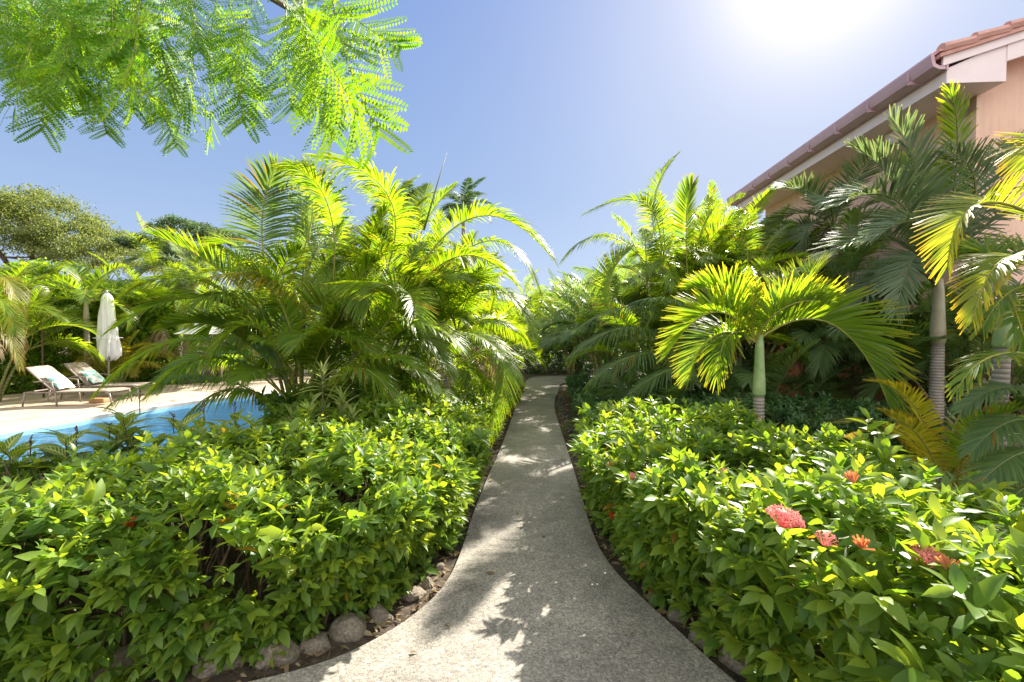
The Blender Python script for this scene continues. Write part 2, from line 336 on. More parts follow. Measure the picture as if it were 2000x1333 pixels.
def stucco(name, c1, c2, streak):
    m, N, L = mat(name); tc = N.new('ShaderNodeTexCoord'); v = tc.outputs['Object']
    n = noise(N, L, 1.6, 7, .65, v); r = ramp(N, [(.3, c1), (.7, c2)]); L.new(n.outputs[0], r.inputs[0])
    mp = N.new('ShaderNodeMapping'); mp.inputs['Scale'].default_value = (3, 3, .25); L.new(v, mp.inputs[0])
    n2 = noise(N, L, 2.4, 6, .7, mp.outputs[0]); r2 = ramp(N, [(.38, streak), (.58, (1, 1, 1))]); L.new(n2.outputs[0], r2.inputs[0])
    c = mixc(N, L, .22, r.outputs[0], r2.outputs[0], 'MULTIPLY'); p = N.new('ShaderNodeBsdfPrincipled'); L.new(c, p.inputs['Base Color']); p.inputs['Roughness'].default_value = .9
    b = N.new('ShaderNodeBump'); b.inputs['Strength'].default_value = .35; b.inputs['Distance'].default_value = .01; n3 = noise(N, L, 55, 6, .6, v); L.new(n3.outputs[0], b.inputs['Height']); L.new(b.outputs[0], p.inputs['Normal'])
    o = N.new('ShaderNodeOutputMaterial'); L.new(p.outputs[0], o.inputs[0]); return m
M['wall'] = stucco('peach_stucco_weathered', (.78, .50, .38), (.86, .58, .46), (.62, .56, .54))
M['wall_low'] = solid('terracotta_stucco', (.30, .10, .06), (.38, .14, .08), 2.5, .9, .25, 60)
M['trim'] = solid('painted_trim', (.82, .68, .70), (.88, .75, .77), 3, .6)
M['gutter'] = solid('gutter_mauve_metal', (.52, .32, .38), (.58, .38, .44), 3, .45)
M['roof_tile'] = solid('clay_roof_tile', (.52, .25, .21), (.66, .38, .33), 5, .8, .3, 30)
M['glass'] = solid('window_glass', (.05, .06, .07), (.09, .10, .11), 1, .08, spec=.8)
M['frame_dark'] = solid('window_frame_brown', (.08, .045, .03), (.12, .07, .05), 6, .5)
M['taupe'] = solid('lounger_frame_taupe', (.20, .16, .135), (.25, .20, .17), 10, .45)
M['sling'] = solid('lounger_sling', (.29, .225, .18), (.36, .285, .235), 60, .8, .2, 300)
M['mint'] = solid('mint_cushion', (.28, .60, .52), (.80, .84, .78), 9, .85, .1, 60, detail=2, stops=[(.45, (.24, .55, .47)), (.53, (.80, .84, .76))])
M['canvas'] = solid('umbrella_canvas', (.74, .74, .76), (.82, .82, .83), 4, .8, .1, 20)
M['pole'] = solid('umbrella_pole', (.55, .55, .56), (.65, .65, .66), 4, .35, metal=.6)
M['globe'] = solid('globe_glass', (.66, .62, .52), (.74, .70, .6), 3, .3)
M['wood'] = solid('teak_block', (.34, .18, .08), (.46, .26, .12), 12, .7)
M['cream'] = solid('cream_stucco', (.62, .46, .34), (.70, .54, .42), 2, .9, .2, 50)
M['pave'] = solid('pale_gravel', (.30, .28, .25), (.55, .52, .48), 30, .9, .6, 90)

# ------------------------------------------------------------------ setting: ground, pool, path
pool = chaikin([(-9.6, 3.2), (-8.6, 6.6), (-7.9, 9.2), (-6.9, 11.6), (-5.0, 12.6), (-3.3, 12.2), (-2.7, 10.4), (-2.9, 7.8), (-3.6, 5.6), (-4.2, 4.1), (-6.5, 3.3)], 3)
def offset(poly, d):
    n = len(poly); out = []
    for i in range(n):
        t = poly[(i + 1) % n] - poly[i - 1]; t = t / np.linalg.norm(t); out.append(poly[i] + np.array((t[1], -t[0])) * d)
    return out
ar = sum(pool[i][0] * pool[(i + 1) % len(pool)][1] - pool[(i + 1) % len(pool)][0] * pool[i][1] for i in range(len(pool)))
sg = 1 if ar > 0 else -1
cop = offset(pool, .30 * sg)
G = 300
g = flat('ground', [(-G, -G), (G, -G), (G, G), (-G, G)], [cop], 0.0, M['soil']); tag(g, kind='structure')
deck_outer = chaikin([(-30, 1.0), (-30, 13.5), (-16, 13.6), (-10, 13.4), (-8, 16.5), (-4.5, 16.5), (-2.9, 13.5), (-2.3, 10.5), (-2.5, 7.8), (-3.1, 5.4), (-3.8, 3.6), (-6.5, 2.7), (-12, 1.0)], 2)
tag(flat('pool_deck', deck_outer, [cop], 0.012, M['deck']), kind='structure')
def ring(name, a, b, za, zb, m):
    n = len(a); V = [(*p, za) for p in a] + [(*p, zb) for p in b]
    me = bpy.data.meshes.new(name); me.from_pydata([tuple(map(float, v)) for v in V], [], [(i, (i + 1) % n, n + (i + 1) % n, n + i) for i in range(n)])
    return link(name, me, m)
b_ = MB()
n = len(pool)
V = [(*p, .035) for p in cop] + [(*p, .035) for p in pool] + [(*p, -.03) for p in pool] + [(*p, -.03) for p in cop]
b_.add(V, [(k * n + i, k * n + (i + 1) % n, ((k + 1) % 4) * n + (i + 1) % n, ((k + 1) % 4) * n + i) for k in range(4) for i in range(n)])
tag(b_.build('pool_coping', M['coping']), kind='structure')
tag(ring('pool_wall', pool, pool, -.03, -1.25, M['tile_wall']), kind='structure')
tag(flat('pool_floor', pool, [], -1.25, M['tile']), kind='structure')
tag(flat('pool_water', offset(pool, -.004 * sg), [], -.10, M['water']), kind='structure')

Lp = [(1017, 752), (1001, 795), (975, 870), (945, 935), (915, 1010), (893, 1085), (862, 1147), (800, 1205), (705, 1262), (610, 1300), (480, 1333)]
Rp = [(1096, 757), (1085, 790), (1105, 850), (1140, 960), (1165, 1050), (1200, 1110), (1262, 1170), (1340, 1240), (1440, 1333)]
left = [gr(x + 6, y, .035)[:2] for x, y in Lp] + [np.array(q) for q in [(-2.6, 1.7), (-4.2, .8), (-6, -1.5)]]
right = [gr(x - 6, y, .035)[:2] for x, y in Rp] + [np.array(q) for q in [(1.35, 1.6), (1.55, .6), (1.6, -1.5)]]
right = [np.array((4.5, 15.2)), np.array((2.4, 14.9)), np.array((1.5, 14.3)), np.array((1.35, 13.0))] + right[1:] 
far_ = [np.array((.5, 15.3)), np.array((.9, 16.4)), np.array((4.5, 16.8))]
pth = left[::-1] + far_ + right
pl = chaikin(pth, 2)
b_ = MB(); n = len(pl)
fl = tessellate_polygon([[Vector((p[0], p[1], 0)) for p in pl]])
b_.add([(*p, .035) for p in pl], fl)
b_.add([(*p, .035) for p in pl] + [(*p, -.05) for p in pl], [(i, (i + 1) % n, n + (i + 1) % n, n + i) for i in range(n)])
tag(b_.build('path', M['path']), kind='structure')
tag(flat('gravel_yard', chaikin([(2.3, -1), (2.15, 1.5), (2.3, 2.6), (2.9, 3.6), (4.0, 4.0), (9, 4.2), (12, 0), (9, -3)], 2), [], .006, M['pave']), kind='structure')

# ------------------------------------------------------------------ frond builder
def bez(P, t):
    P = [np.asarray(p, float) for p in P]; t = np.asarray(t)[:, None]
    if len(P) == 3:
        return (1 - t)**2 * P[0] + 2 * t * (1 - t) * P[1] + t * t * P[2], nrm(2 * (1 - t) * (P[1] - P[0]) + 2 * t * (P[2] - P[1]))
    return ((1 - t)**3 * P[0] + 3 * t * (1 - t)**2 * P[1] + 3 * t * t * (1 - t) * P[2] + t**3 * P[3],
            nrm(3 * (1 - t)**2 * (P[1] - P[0]) + 6 * t * (1 - t) * (P[2] - P[1]) + 3 * t * t * (P[3] - P[2])))
def frond_mesh(P, rng, n=46, L=.45, w=.03, v=25, sw=(72, 22), droop=.25, pet=.18, roll=0, rr=.012, blunt=.06, jit=6, fold=.35, prof=None, seg=4):
    t = np.linspace(pet, .995, n); t = np.clip(t + rng.normal(0, .15 / n, n), pet, .999)
    p0, T = bez(P, t)
    h = np.asarray(P[-1], float) - np.asarray(P[0], float); h[2] = 0
    if np.linalg.norm(h) < .05: h = np.array((1., 0, 0))
    Sd = nrm(np.cross(h, (0, 0, 1.0)))
    Sv = nrm(Sd - T * (T @ Sd)[:, None]); N = np.cross(Sv, T)
    if roll:
        c, s = math.cos(roll), math.sin(roll); Sv, N = Sv * c + N * s, N * c - Sv * s
    V = []; A = []
    st = np.linspace(0, 1, seg); wd = np.interp(st, [0, .25, .6, .85, 1], [.45, 1, .85, .5 + blunt * .5, blunt])
    u = (t - pet) / (1 - pet)
    pr = np.interp(u, [0, .12, .4, .7, .9, 1], [.45, .8, 1, .82, .55, .35]) if prof is None else np.interp(u, prof[0], prof[1])
    for sd_ in (-1, 1):
        a = np.radians(np.interp(u, [0, 1], sw) + rng.normal(0, jit, n)); vv = np.radians(v + rng.normal(0, jit, n))
        ca, sa, cv, sv = [x[:, None] for x in (np.cos(a), np.sin(a), np.cos(vv), np.sin(vv))]
        D = T * ca + (Sv * sd_ * cv + N * sv) * sa
        Nl = N * cv - Sv * sd_ * sv
        Nl = nrm(Nl - D * np.sum(Nl * D, 1, keepdims=True))
        Wd = np.cross(D, Nl)
        Li = (L * pr * rng.uniform(.9, 1.06, n))[:, None, None]
        s_ = st[None, :, None]
        dr = (droop * rng.uniform(.6, 1.4, n))[:, None, None]
        C = p0[:, None] + D[:, None] * Li * s_ * (1 - .25 * dr * s_) + np.array((0, 0, -1.)) * dr * Li * s_**2
        ww = (w * np.interp(u, [0, .2, .8, 1], [.6, 1, .9, .6]))[:, None, None] * wd[None, :, None] * .5
        Wd = Wd[:, None]; Nl_ = Nl[:, None]
        q = np.stack([C - Wd * ww - Nl_ * ww * fold, C, C + Wd * ww - Nl_ * ww * fold], 2)      # n,seg,3,3
        V.append(q.reshape(-1, 3))
        rnd = rng.uniform(0, 1, n); ag = rng.uniform(0, 1, n)
        at_ = np.zeros((n, seg, 3, 3)); at_[..., 0] = rnd[:, None, None]; at_[..., 1] = st[None, :, None]; at_[..., 2] = ag[:, None, None]
        A.append(at_.reshape(-1, 3))
    V = np.concatenate(V); A = np.concatenate(A); k = 2 * n
    base = (np.arange(k) * seg * 3)[:, None]
    q = []
    for i in range(seg - 1):
        for j in range(2):
            a0 = i * 3 + j; q.append([a0, a0 + 1, a0 + 4, a0 + 3])
    F = (base[:, None] + np.array(q)[None]).reshape(-1, 4); mi = np.zeros(len(F), int)
    # rachis
    m = 14; tt = np.linspace(0, 1, m); c, T = bez(P, tt)
    Sv = nrm(Sd - T * (T @ Sd)[:, None]); N = np.cross(Sv, T)
    rad = (rr * (1 - .85 * tt))[:, None]
    RV = np.stack([c + Sv * rad, c + N * rad, c - Sv * rad, c - N * rad], 1).reshape(-1, 3)
    o = len(V); RF = [[o + i * 4 + j, o + i * 4 + (j + 1) % 4, o + (i + 1) * 4 + (j + 1) % 4, o + (i + 1) * 4 + j] for i in range(m - 1) for j in range(4)]
    V = np.concatenate([V, RV]); A = np.concatenate([A, np.full((len(RV), 3), .5)])
    F = np.concatenate([F, np.array(RF)]); mi = np.concatenate([mi, np.ones(len(RF), int)])
    return np_mesh('frond', V, F, A, mi)
def curve_frond(base, az, el, L, bend, rng, side=0.):
    """control points of an arching frond; az compass, el start elevation, bend how far it comes over"""
    h = np.array((math.cos(az), math.sin(az), 0)); z = np.array((0, 0, 1.))
    d0 = h * math.cos(el) + z * math.sin(el)
    e2 = el - bend * .5; d1 = h * math.cos(e2) + z * math.sin(e2)
    e3 = el - bend; d2 = h * math.cos(e3) + z * math.sin(e3)
    sd_ = np.array((-h[1], h[0], 0)) * side * L
    p = np.asarray(base, float)
    return [p, p + d0 * L * .36, p + d0 * L * .36 + d1 * L * .36 + sd_ * .4, p + d0 * L * .34 + d1 * L * .34 + d2 * L * .32 + sd_]
def areca(name, label, base, stems, seed, fl=1.5, nf=7, lm='areca', rm='rachis', group=None, leaflet=.42, heroes=(), n=64, w=.021, spear=None, cat='palm', loose=1., th=.028, seg=4, droop=.3):
    """clumping palm. stems: list of (top offset xyz, number of fronds)"""
    rng = np.random.default_rng(seed)
    base = np.asarray(base, float)
    t = thing(name, label, cat, base, group)
    ga = rng.uniform(0, 6.28)
    for k, st in enumerate(stems):
        top = np.array(st[0], float); nfk = st[1] if len(st) > 1 else nf
        foot = np.array((top[0] * .12 + rng.normal(0, .07), top[1] * .12 + rng.normal(0, .07), -.02))
        mid = (foot + top) / 2 + np.array((-top[0] * .14, -top[1] * .14, top[2] * .06))
        c, _ = bez([foot, mid, top], np.linspace(0, 1, 9))
        mb = MB(); mb.tube(c, [th * (1.15 - .45 * i / 8) for i in range(9)], 7); mb.build('stem', M['cane'], t, True)
        for j in range(nfk):
            ga += 2.4 + rng.normal(0, .25)
            out = math.atan2(top[1], top[0]) if abs(top[0]) + abs(top[1]) > .15 else ga
            az = ga if rng.uniform() < .45 else out + rng.normal(0, 1.0)
            q = j / max(1, nfk - 1)                       # 0 newest, 1 oldest
            el = R(82 - 52 * q + rng.normal(0, 6)); bend = R(38 + 52 * q + rng.normal(0, 10)) * loose
            Lf = fl * rng.uniform(.8, 1.12)
            me = frond_mesh(curve_frond(top - np.array((0, 0, .06)), az, el, Lf, bend, rng, rng.normal(0, .08)), rng, n=n, L=leaflet * rng.uniform(.85, 1.1), w=w,
                            v=rng.uniform(12, 38), droop=droop * rng.uniform(.5, 1.6), roll=rng.normal(0, .35), pet=.22, rr=.011, seg=seg, jit=3)
            link('frond', me, [M[lm], M[rm]], t)
        if k % 3 == 2 and nfk > 3:                        # an old dry frond hanging below the crown
            link('dead_frond', frond_mesh(curve_frond(top - np.array((0, 0, .25)), ga + 1.1, R(5), fl * .75, R(80), rng, .05), rng, n=int(n * .7), L=leaflet * .7, w=w * .8, v=-15, droop=.8, pet=.2, rr=.009, seg=seg, jit=12), [M['dead_leaf'], M['rachis_dim']], t)
    for hp in heroes:
        kw = dict(n=74, jit=2.2, L=leaflet, w=w, v=22, droop=droop, pet=.2, rr=.012, seg=5); m2 = lm
        P = hp[0]; kw.update(hp[1] if len(hp) > 1 else {})
        m2 = kw.pop('m', lm)
        a0 = np.asarray(P[0]) - base; a2 = np.asarray(P[-1]) - base
        if len(P) == 3:                                   # middle point lies ON the curve
            mdl = np.asarray(P[1]) - base; Q = [a0, 2 * mdl - (a0 + a2) / 2, a2]
        else: Q = [np.asarray(p) - base for p in P]
        link('frond', frond_mesh(Q, rng, **kw), [M[m2], M[rm]], t)
    if spear:
        mb = MB(); a, b = [np.asarray(q) - base for q in spear]; mb.tube([a, a * .5 + b * .5 + np.array((0, 0, .01)), b], [.014, .010, .002], 6)
        mb.build('spear_leaf', M['rachis_dim'], t, True)
    return t
def ring_stems(k, rng, h, spread, nf):
    out = []
    for i in range(k):
        a = i * 2.4 + rng.uniform(-.4, .4); r = spread * math.sqrt((i + .4) / k)
        out.append(((math.cos(a) * r, math.sin(a) * r, h * rng.uniform(.6, 1.05) * (1 - .35 * r / max(spread, .01))), nf))
    return out
A_ = at
# -- main left clump
Y = 5.6
main_base = gr(578, 900); main_base = np.array((A_(578, 880, 5.7)[0], 5.7, 0))
her = [
 ([A_(525, 560, 5.5), A_(512, 430, 5.4), A_(540, 325, 5.2)], dict(L=.62, v=0, m='areca_dim', droop=.25, roll=.2)),
 ([A_(560, 560, 5.6), A_(610, 420, 5.6), A_(590, 320, 5.9)], dict(L=.6, v=5, m='areca_dim', droop=.3)),
 ([A_(650, 560, 5.5), A_(640, 400, 5.3), A_(560, 318, 5.0)], dict(L=.55, v=10, droop=.4)),
 ([A_(742, 560, 5.7), A_(762, 390, 5.4), A_(610, 305, 5.1)], dict(L=.56, v=20, droop=.45, w=.024)),
 ([A_(720, 560, 5.9), A_(735, 440, 6.0), A_(810, 350, 6.2)], dict(L=.45, v=25)),
 ([A_(800, 560, 5.8), A_(925, 425, 5.5), A_(1068, 492, 5.2)], dict(L=.58, v=30, droop=.35, n=80)),
 ([A_(790, 600, 5.7), A_(900, 500, 5.6), A_(1010, 560, 5.5)], dict(L=.45, v=30, droop=.3)),
 ([A_(640, 750, 5.3), A_(775, 590, 5.0), A_(655, 555, 4.7)], dict(L=.42, v=30, droop=.15, roll=-.5)),
 ([A_(640, 700, 5.3), A_(560, 555, 5.0), A_(395, 545, 4.8)], dict(L=.34, v=0, droop=.6, m='areca_gold')),
 ([A_(575, 740, 5.3), A_(430, 590, 5.0), A_(225, 640, 4.8)], dict(L=.48, v=25, droop=.3, n=80)),
 ([A_(570, 760, 5.3), A_(450, 650, 5.1), A_(330, 640, 4.9)], dict(L=.48, v=40, droop=.2)),
 ([A_(565, 790, 5.3), A_(400, 665, 4.9), A_(195, 760, 4.7)], dict(L=.46, v=20, droop=.45, n=80)),
 ([A_(565, 815, 5.4), A_(400, 735, 5.0), A_(215, 790, 4.8)], dict(L=.40, v=15, droop=.5)),
 ([A_(570, 830, 5.3), A_(470, 760, 4.9), A_(360, 815, 4.7)], dict(L=.36, v=10, droop=.6)),
 ([A_(560, 720, 5.2), A_(420, 560, 4.9), A_(250, 570, 4.7)], dict(L=.5, v=20, droop=.4, n=80)),
 ([A_(560, 780, 5.1), A_(430, 700, 4.8), A_(300, 760, 4.6)], dict(L=.46, v=20, droop=.5, n=80)),
 ([A_(575, 760, 5.1), A_(500, 640, 4.8), A_(420, 690, 4.6)], dict(L=.46, v=25, droop=.4)),
 ([A_(640, 800, 5.2), A_(740, 700, 4.9), A_(850, 760, 4.8)], dict(L=.46, v=25, droop=.4)),
 ([A_(630, 800, 5.0), A_(700, 720, 4.7), A_(780, 800, 4.6)], dict(L=.4, v=20, droop=.5)),
 ([A_(700, 740, 5.4), A_(800, 640, 5.2), A_(900, 680, 5.1)], dict(L=.5, v=25, droop=.4)),
 ([A_(600, 800, 5.3), A_(640, 660, 5.1), A_(720, 700, 4.9)], dict(L=.42, v=25, droop=.35)),
 ([A_(590, 800, 5.3), A_(560, 620, 5.0), A_(480, 520, 4.8)], dict(L=.45, v=25, droop=.25)),
 ([A_(610, 760, 5.5), A_(690, 560, 5.5), A_(800, 480, 5.4)], dict(L=.5, v=25, droop=.25)),
 ([A_(560, 700, 5.6), A_(480, 500, 5.6), A_(400, 500, 5.6)], dict(L=.45, v=25, droop=.35)),
]
areca('areca_palm', 'large feathery areca palm clump beside the pool, its fronds arching left over the water', main_base,
      [((-.30, -.1, 1.9), 6), ((.10, .1, 2.2), 8), ((.75, .1, 2.2), 9), ((1.15, .3, 2.15), 9), ((.45, -.35, 1.5), 7), ((-.1, .45, 2.0), 6), ((.95, -.1, 1.6), 8), ((.1, -.35, 1.1), 6), ((-.35, .2, 1.3), 6), ((.5, .2, 1.0), 6)],
      11, fl=1.25, heroes=her, leaflet=.47, group='areca palm clumps')
# -- second clump, behind and towards the path
b2 = np.array((A_(722, 815, 7.4)[0], 7.4, 0))
her2 = [
 ([A_(860, 640, 7.0), A_(960, 565, 6.6), A_(1040, 650, 6.3)], dict(L=.5, v=25, droop=.5)),
 ([A_(850, 700, 6.8), A_(925, 655, 6.4), A_(1010, 735, 6.0)], dict(L=.5, v=25, droop=.5)),
 ([A_(840, 560, 7.0), A_(960, 470, 6.8), A_(1050, 560, 6.6)], dict(L=.5, v=20, droop=.5)),
 ([A_(860, 740, 6.3), A_(975, 690, 5.9), A_(955, 850, 5.6)], dict(L=.42, v=10, droop=.35, w=.02, n=60)),
 ([A_(800, 620, 6.9), A_(880, 545, 6.7), A_(985, 570, 6.5)], dict(L=.5, v=30, droop=.3)),
 ([A_(700, 830, 6.8), A_(800, 760, 6.3), A_(900, 800, 6.0)], dict(L=.4, v=20, droop=.3)),
]
areca('areca_palm', 'bright yellow-green areca palm leaning over the left edge of the path', b2,
      [((.6, -.3, 1.7), 8), ((1.0, 0, 2.2), 8), ((1.45, -.3, 1.7), 9), ((.2, .2, 2.9), 9), ((.7, .3, 3.1), 9), ((1.3, .3, 2.1), 8), ((1.1, -.4, 1.1), 7), ((.3, -.3, 1.1), 6)],
      12, fl=1.35, heroes=her2, leaflet=.42, group='areca palm clumps', spear=(A_(828, 450, 6.2), A_(873, 297, 6.2)))
rng0 = np.random.default_rng(5)
areca('areca_palm', 'areca palm standing just behind the bright one beside the path', (-1.1, 9.6, 0), ring_stems(7, rng0, 2.3, .7, 7), 13, fl=1.5, group='areca palm clumps')
areca('areca_palm', 'small areca palm at the far left end of the path', (-.55, 12.6, 0), ring_stems(6, rng0, 1.7, .6, 7), 14, fl=1.4, group='areca palm clumps', n=50)
areca('areca_palm', 'distant areca palm above the dark hedge closing the path', (.4, 20.2, 0), ring_stems(8, rng0, 3.2, .8, 9), 15, fl=1.7, group='areca palm clumps', n=48, seg=3)
areca('areca_palm', 'distant areca palm with yellow lower fronds right of the path end', (2.7, 19.6, 0), ring_stems(9, rng0, 3.4, 1.0, 9), 16, fl=1.7, group='areca palm clumps', n=48, lm='areca', seg=3)
areca('areca_palm', 'dark distant areca palm at the left of the dark hedge that closes the path', (-1.0, 15.2, 0), ring_stems(9, rng0, 2.1, .9, 8), 18, fl=1.5, group='areca palm clumps', n=50)
areca('areca_palm', 'dense areca palm at the outer corner of the path bend', (4.3, 14.0, 0), ring_stems(10, rng0, 3.0, 1.0, 9), 19, fl=1.6, lm='areca_dim', rm='rachis_dim', group='areca palm clumps', n=50)
areca('areca_palm', 'areca palm standing in front of the dark hedge beyond the path bend', (2.5, 17.9, 0), ring_stems(9, rng0, 3.0, 1.0, 9), 20, fl=1.6, group='areca palm clumps', n=48)
areca('areca_palm', 'tall areca palm shading the bend of the path', (2.2, 16.9, 0), ring_stems(8, rng0, 2.4, .6, 9), 29, fl=1.5, group='areca palm clumps', n=48)
areca('areca_palm', 'palm crown behind the big clump, its tips above the left clump', (-3.9, 13.5, 0), ring_stems(5, rng0, 3.6, .8, 8), 17, fl=1.8, group='areca palm clumps', n=48, seg=3)
# -- right side of the path
herR = [
 ([A_(1290, 520, 8.2), A_(1262, 400, 8.1), A_(1145, 415, 8.0)], dict(L=.5, v=20, droop=.35, n=78)),
 ([A_(1300, 520, 8.3), A_(1275, 400, 8.3), A_(1325, 300, 8.4)], dict(L=.48, v=25, droop=.3, n=78)),
 ([A_(1280, 540, 8.0), A_(1190, 462, 7.8), A_(1100, 505, 7.7)], dict(L=.45, v=15, droop=.45, m='areca')),
 ([A_(1345, 560, 7.6), A_(1340, 430, 7.5), A_(1352, 360, 7.4)], dict(L=.5, v=55, droop=.05, w=.026)),
 ([A_(1215, 650, 7.2), A_(1190, 560, 7.1), A_(1230, 490, 7.1)], dict(L=.45, v=45, droop=.1)),
 ([A_(1330, 660, 7.4), A_(1250, 600, 7.0), A_(1130, 640, 6.8)], dict(L=.5, v=15, droop=.5, m='areca_dim')),
 ([A_(1320, 690, 7.4), A_(1230, 640, 6.8), A_(1110, 700, 6.6)], dict(L=.5, v=15, droop=.5, m='areca_dim')),
 ([A_(1350, 720, 7.4), A_(1260, 690, 6.7), A_(1150, 750, 6.4)], dict(L=.48, v=15, droop=.5, m='areca_dim')),
 ([A_(1380, 700, 7.2), A_(1330, 600, 6.9), A_(1240, 590, 6.7)], dict(L=.5, v=15, droop=.5, m='areca_dim')),
 ([A_(1400, 760, 7.0), A_(1330, 720, 6.5), A_(1230, 770, 6.2)], dict(L=.46, v=15, droop=.5, m='areca_dim')),
]
areca('areca_palm', 'tallest areca palm right of the path, one frond rising alone into the sky', (2.75, 8.4, 0),
      [((-.3, 0, 2.6), 6), ((.1, .2, 2.9), 7), ((.5, -.1, 2.7), 7), ((-.5, -.3, 1.5), 6), ((.1, -.6, 1.3), 6), ((.7, -.5, 1.7), 6), ((-.7, .1, 1.2), 5), ((.6, .4, 2.4), 6)],
      21, fl=1.35, heroes=herR, leaflet=.44, group='areca palm clumps')
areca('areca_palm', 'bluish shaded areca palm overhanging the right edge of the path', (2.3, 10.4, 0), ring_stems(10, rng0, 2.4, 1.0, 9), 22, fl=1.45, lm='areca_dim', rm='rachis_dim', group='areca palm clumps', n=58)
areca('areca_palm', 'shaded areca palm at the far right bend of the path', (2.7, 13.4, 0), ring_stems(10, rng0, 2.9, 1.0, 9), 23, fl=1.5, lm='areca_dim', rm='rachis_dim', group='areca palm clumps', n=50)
areca('areca_palm', 'sunlit areca palm touching the house gutter', (4.75, 9.0, 0), ring_stems(10, rng0, 4.3, .8, 9), 24, fl=1.4, group='areca palm clumps', n=60)
areca('areca_palm', 'areca palm with golden fronds between gutter and tallest palm', (4.5, 10.6, 0), ring_stems(10, rng0, 4.7, 1.0, 9), 25, fl=1.5, group='areca palm clumps', n=58)
areca('areca_palm', 'dense areca palm filling the space between tallest palm and house', (3.75, 7.6, 0), ring_stems(10, rng0, 2.8, .8, 9), 28, fl=1.35, group='areca palm clumps', n=62)
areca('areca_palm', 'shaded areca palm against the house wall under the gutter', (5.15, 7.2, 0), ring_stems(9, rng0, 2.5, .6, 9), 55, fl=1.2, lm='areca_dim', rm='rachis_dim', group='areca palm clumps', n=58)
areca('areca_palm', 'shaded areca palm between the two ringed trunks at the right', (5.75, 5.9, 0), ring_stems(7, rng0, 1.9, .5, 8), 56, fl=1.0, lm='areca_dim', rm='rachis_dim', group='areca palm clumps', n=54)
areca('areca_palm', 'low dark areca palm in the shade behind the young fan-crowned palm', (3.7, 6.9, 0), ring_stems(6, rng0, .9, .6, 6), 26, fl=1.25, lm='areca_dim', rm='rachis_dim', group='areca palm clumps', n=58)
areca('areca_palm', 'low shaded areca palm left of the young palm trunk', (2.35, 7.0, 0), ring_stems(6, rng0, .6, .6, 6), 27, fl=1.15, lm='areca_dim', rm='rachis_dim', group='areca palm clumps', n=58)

# ------------------------------------------------------------------ single-trunk palms
def crown_palm(name, label, base, h_trunk, h_shaft, r0, specs, seed, lm, shaft_mat='crownshaft', group='christmas palms', nrand=0, fl=1.1, heroes=(), L=.42, w=.038, dead=0, cat='palm', lean=(0, 0), n=40, v=38, rm='rachis', blunt=.35):
    rng = np.random.default_rng(seed); base = np.asarray(base, float)
    t = thing(name, label, cat, base, group)
    lx, ly = lean
    k = 14; pts = [(lx * (i / k)**1.5, ly * (i / k)**1.5, h_trunk * i / k - (.03 if i == 0 else 0)) for i in range(k + 1)]
    mb = MB(); mb.tube(pts, [r0 * (1.25 - .3 * i / k + .10 * math.exp(-i * .8)) for i in range(k + 1)], 14); mb.build('trunk', M['palm_trunk'], t, True)
    top = np.array((lx, ly, h_trunk))
    c = top + np.array((0, 0, h_shaft))
    if h_shaft:
        mb = MB(); q = [0, .06, .2, .5, .8, 1.0]
        mb.tube([top + (c - top) * s for s in q], [r0 * s for s in (1.0, 1.18, 1.12, .92, .78, .55)], 14); mb.build('crownshaft', M[shaft_mat], t, True)
    for i in range(nrand):
        az = i * 2.4 + rng.uniform(-.3, .3); qq = i / max(1, nrand - 1)
        el = R(80 - 62 * qq + rng.normal(0, 5)); bend = R(60 + 60 * qq + rng.normal(0, 8))
        link('frond', frond_mesh(curve_frond(c - np.array((0, 0, .05)), az, el, fl * rng.uniform(.85, 1.1), bend, rng), rng, n=n, L=L * rng.uniform(.9, 1.1), w=w, v=v + rng.normal(0, 5), sw=(70, 25), droop=.12, pet=.14, rr=.016, blunt=blunt, jit=5), [M[lm], M[rm]], t)
    for hp in heroes:
        P = hp[0]; kw = dict(n=n, L=L, w=w, v=v, sw=(72, 24), droop=.14, pet=.12, rr=.016, blunt=blunt, jit=6.5); kw.update(hp[1] if len(hp) > 1 else {})
        m2 = kw.pop('m', lm)
        a0, mdl, a2 = [np.asarray(p) - base for p in P]
        link('frond', frond_mesh([a0, 2 * mdl - (a0 + a2) / 2, a2], rng, **kw), [M[m2], M[rm]], t)
    return t
Yp = 4.6
bp = np.array((A_(1481, 860, Yp)[0], Yp, 0))
c0 = A_(1475, 668, Yp)
crown_palm('christmas_palm', 'young christmas palm with short green crownshaft and backlit yellow-green fronds above the right hedge', bp,
   A_(0, 775, Yp)[2], A_(0, 655, Yp)[2] - A_(0, 775, Yp)[2], .052, None, 31, 'adonidia', heroes=[
   ([c0, A_(1622, 632, 4.5), A_(1735, 790, 4.4)], dict(v=62, n=74, L=.66, pet=.06, w=.026, sw=(66, 14), jit=3)),
   ([c0, A_(1560, 575, 4.7), A_(1600, 520, 4.9)], dict(v=50, n=62, L=.46)),
   ([c0, A_(1535, 600, 4.4), A_(1630, 590, 4.5)], dict(v=60, n=56, L=.42)),
   ([c0, A_(1430, 585, 4.6), A_(1350, 565, 4.6)], dict(v=62, n=62, L=.42)),
   ([c0, A_(1468, 610, 4.55), A_(1480, 560, 4.5)], dict(v=30, n=40, L=.22, m='adonidia_gold')),
   ([c0, A_(1395, 610, 4.5), A_(1305, 690, 4.5)], dict(v=52, n=66, L=.42, droop=.05)),
   ([c0, A_(1398, 655, 4.5), A_(1345, 740, 4.3)], dict(v=40, n=58, L=.40, droop=.15)),
   ([c0, A_(1425, 655, 4.5), A_(1400, 735, 4.3)], dict(v=15, n=40, L=.36, droop=.45)),
   ([c0, A_(1500, 590, 4.7), A_(1535, 545, 4.9)], dict(v=40, n=54, L=.42)),
   ], L=.42, w=.024, blunt=.2)
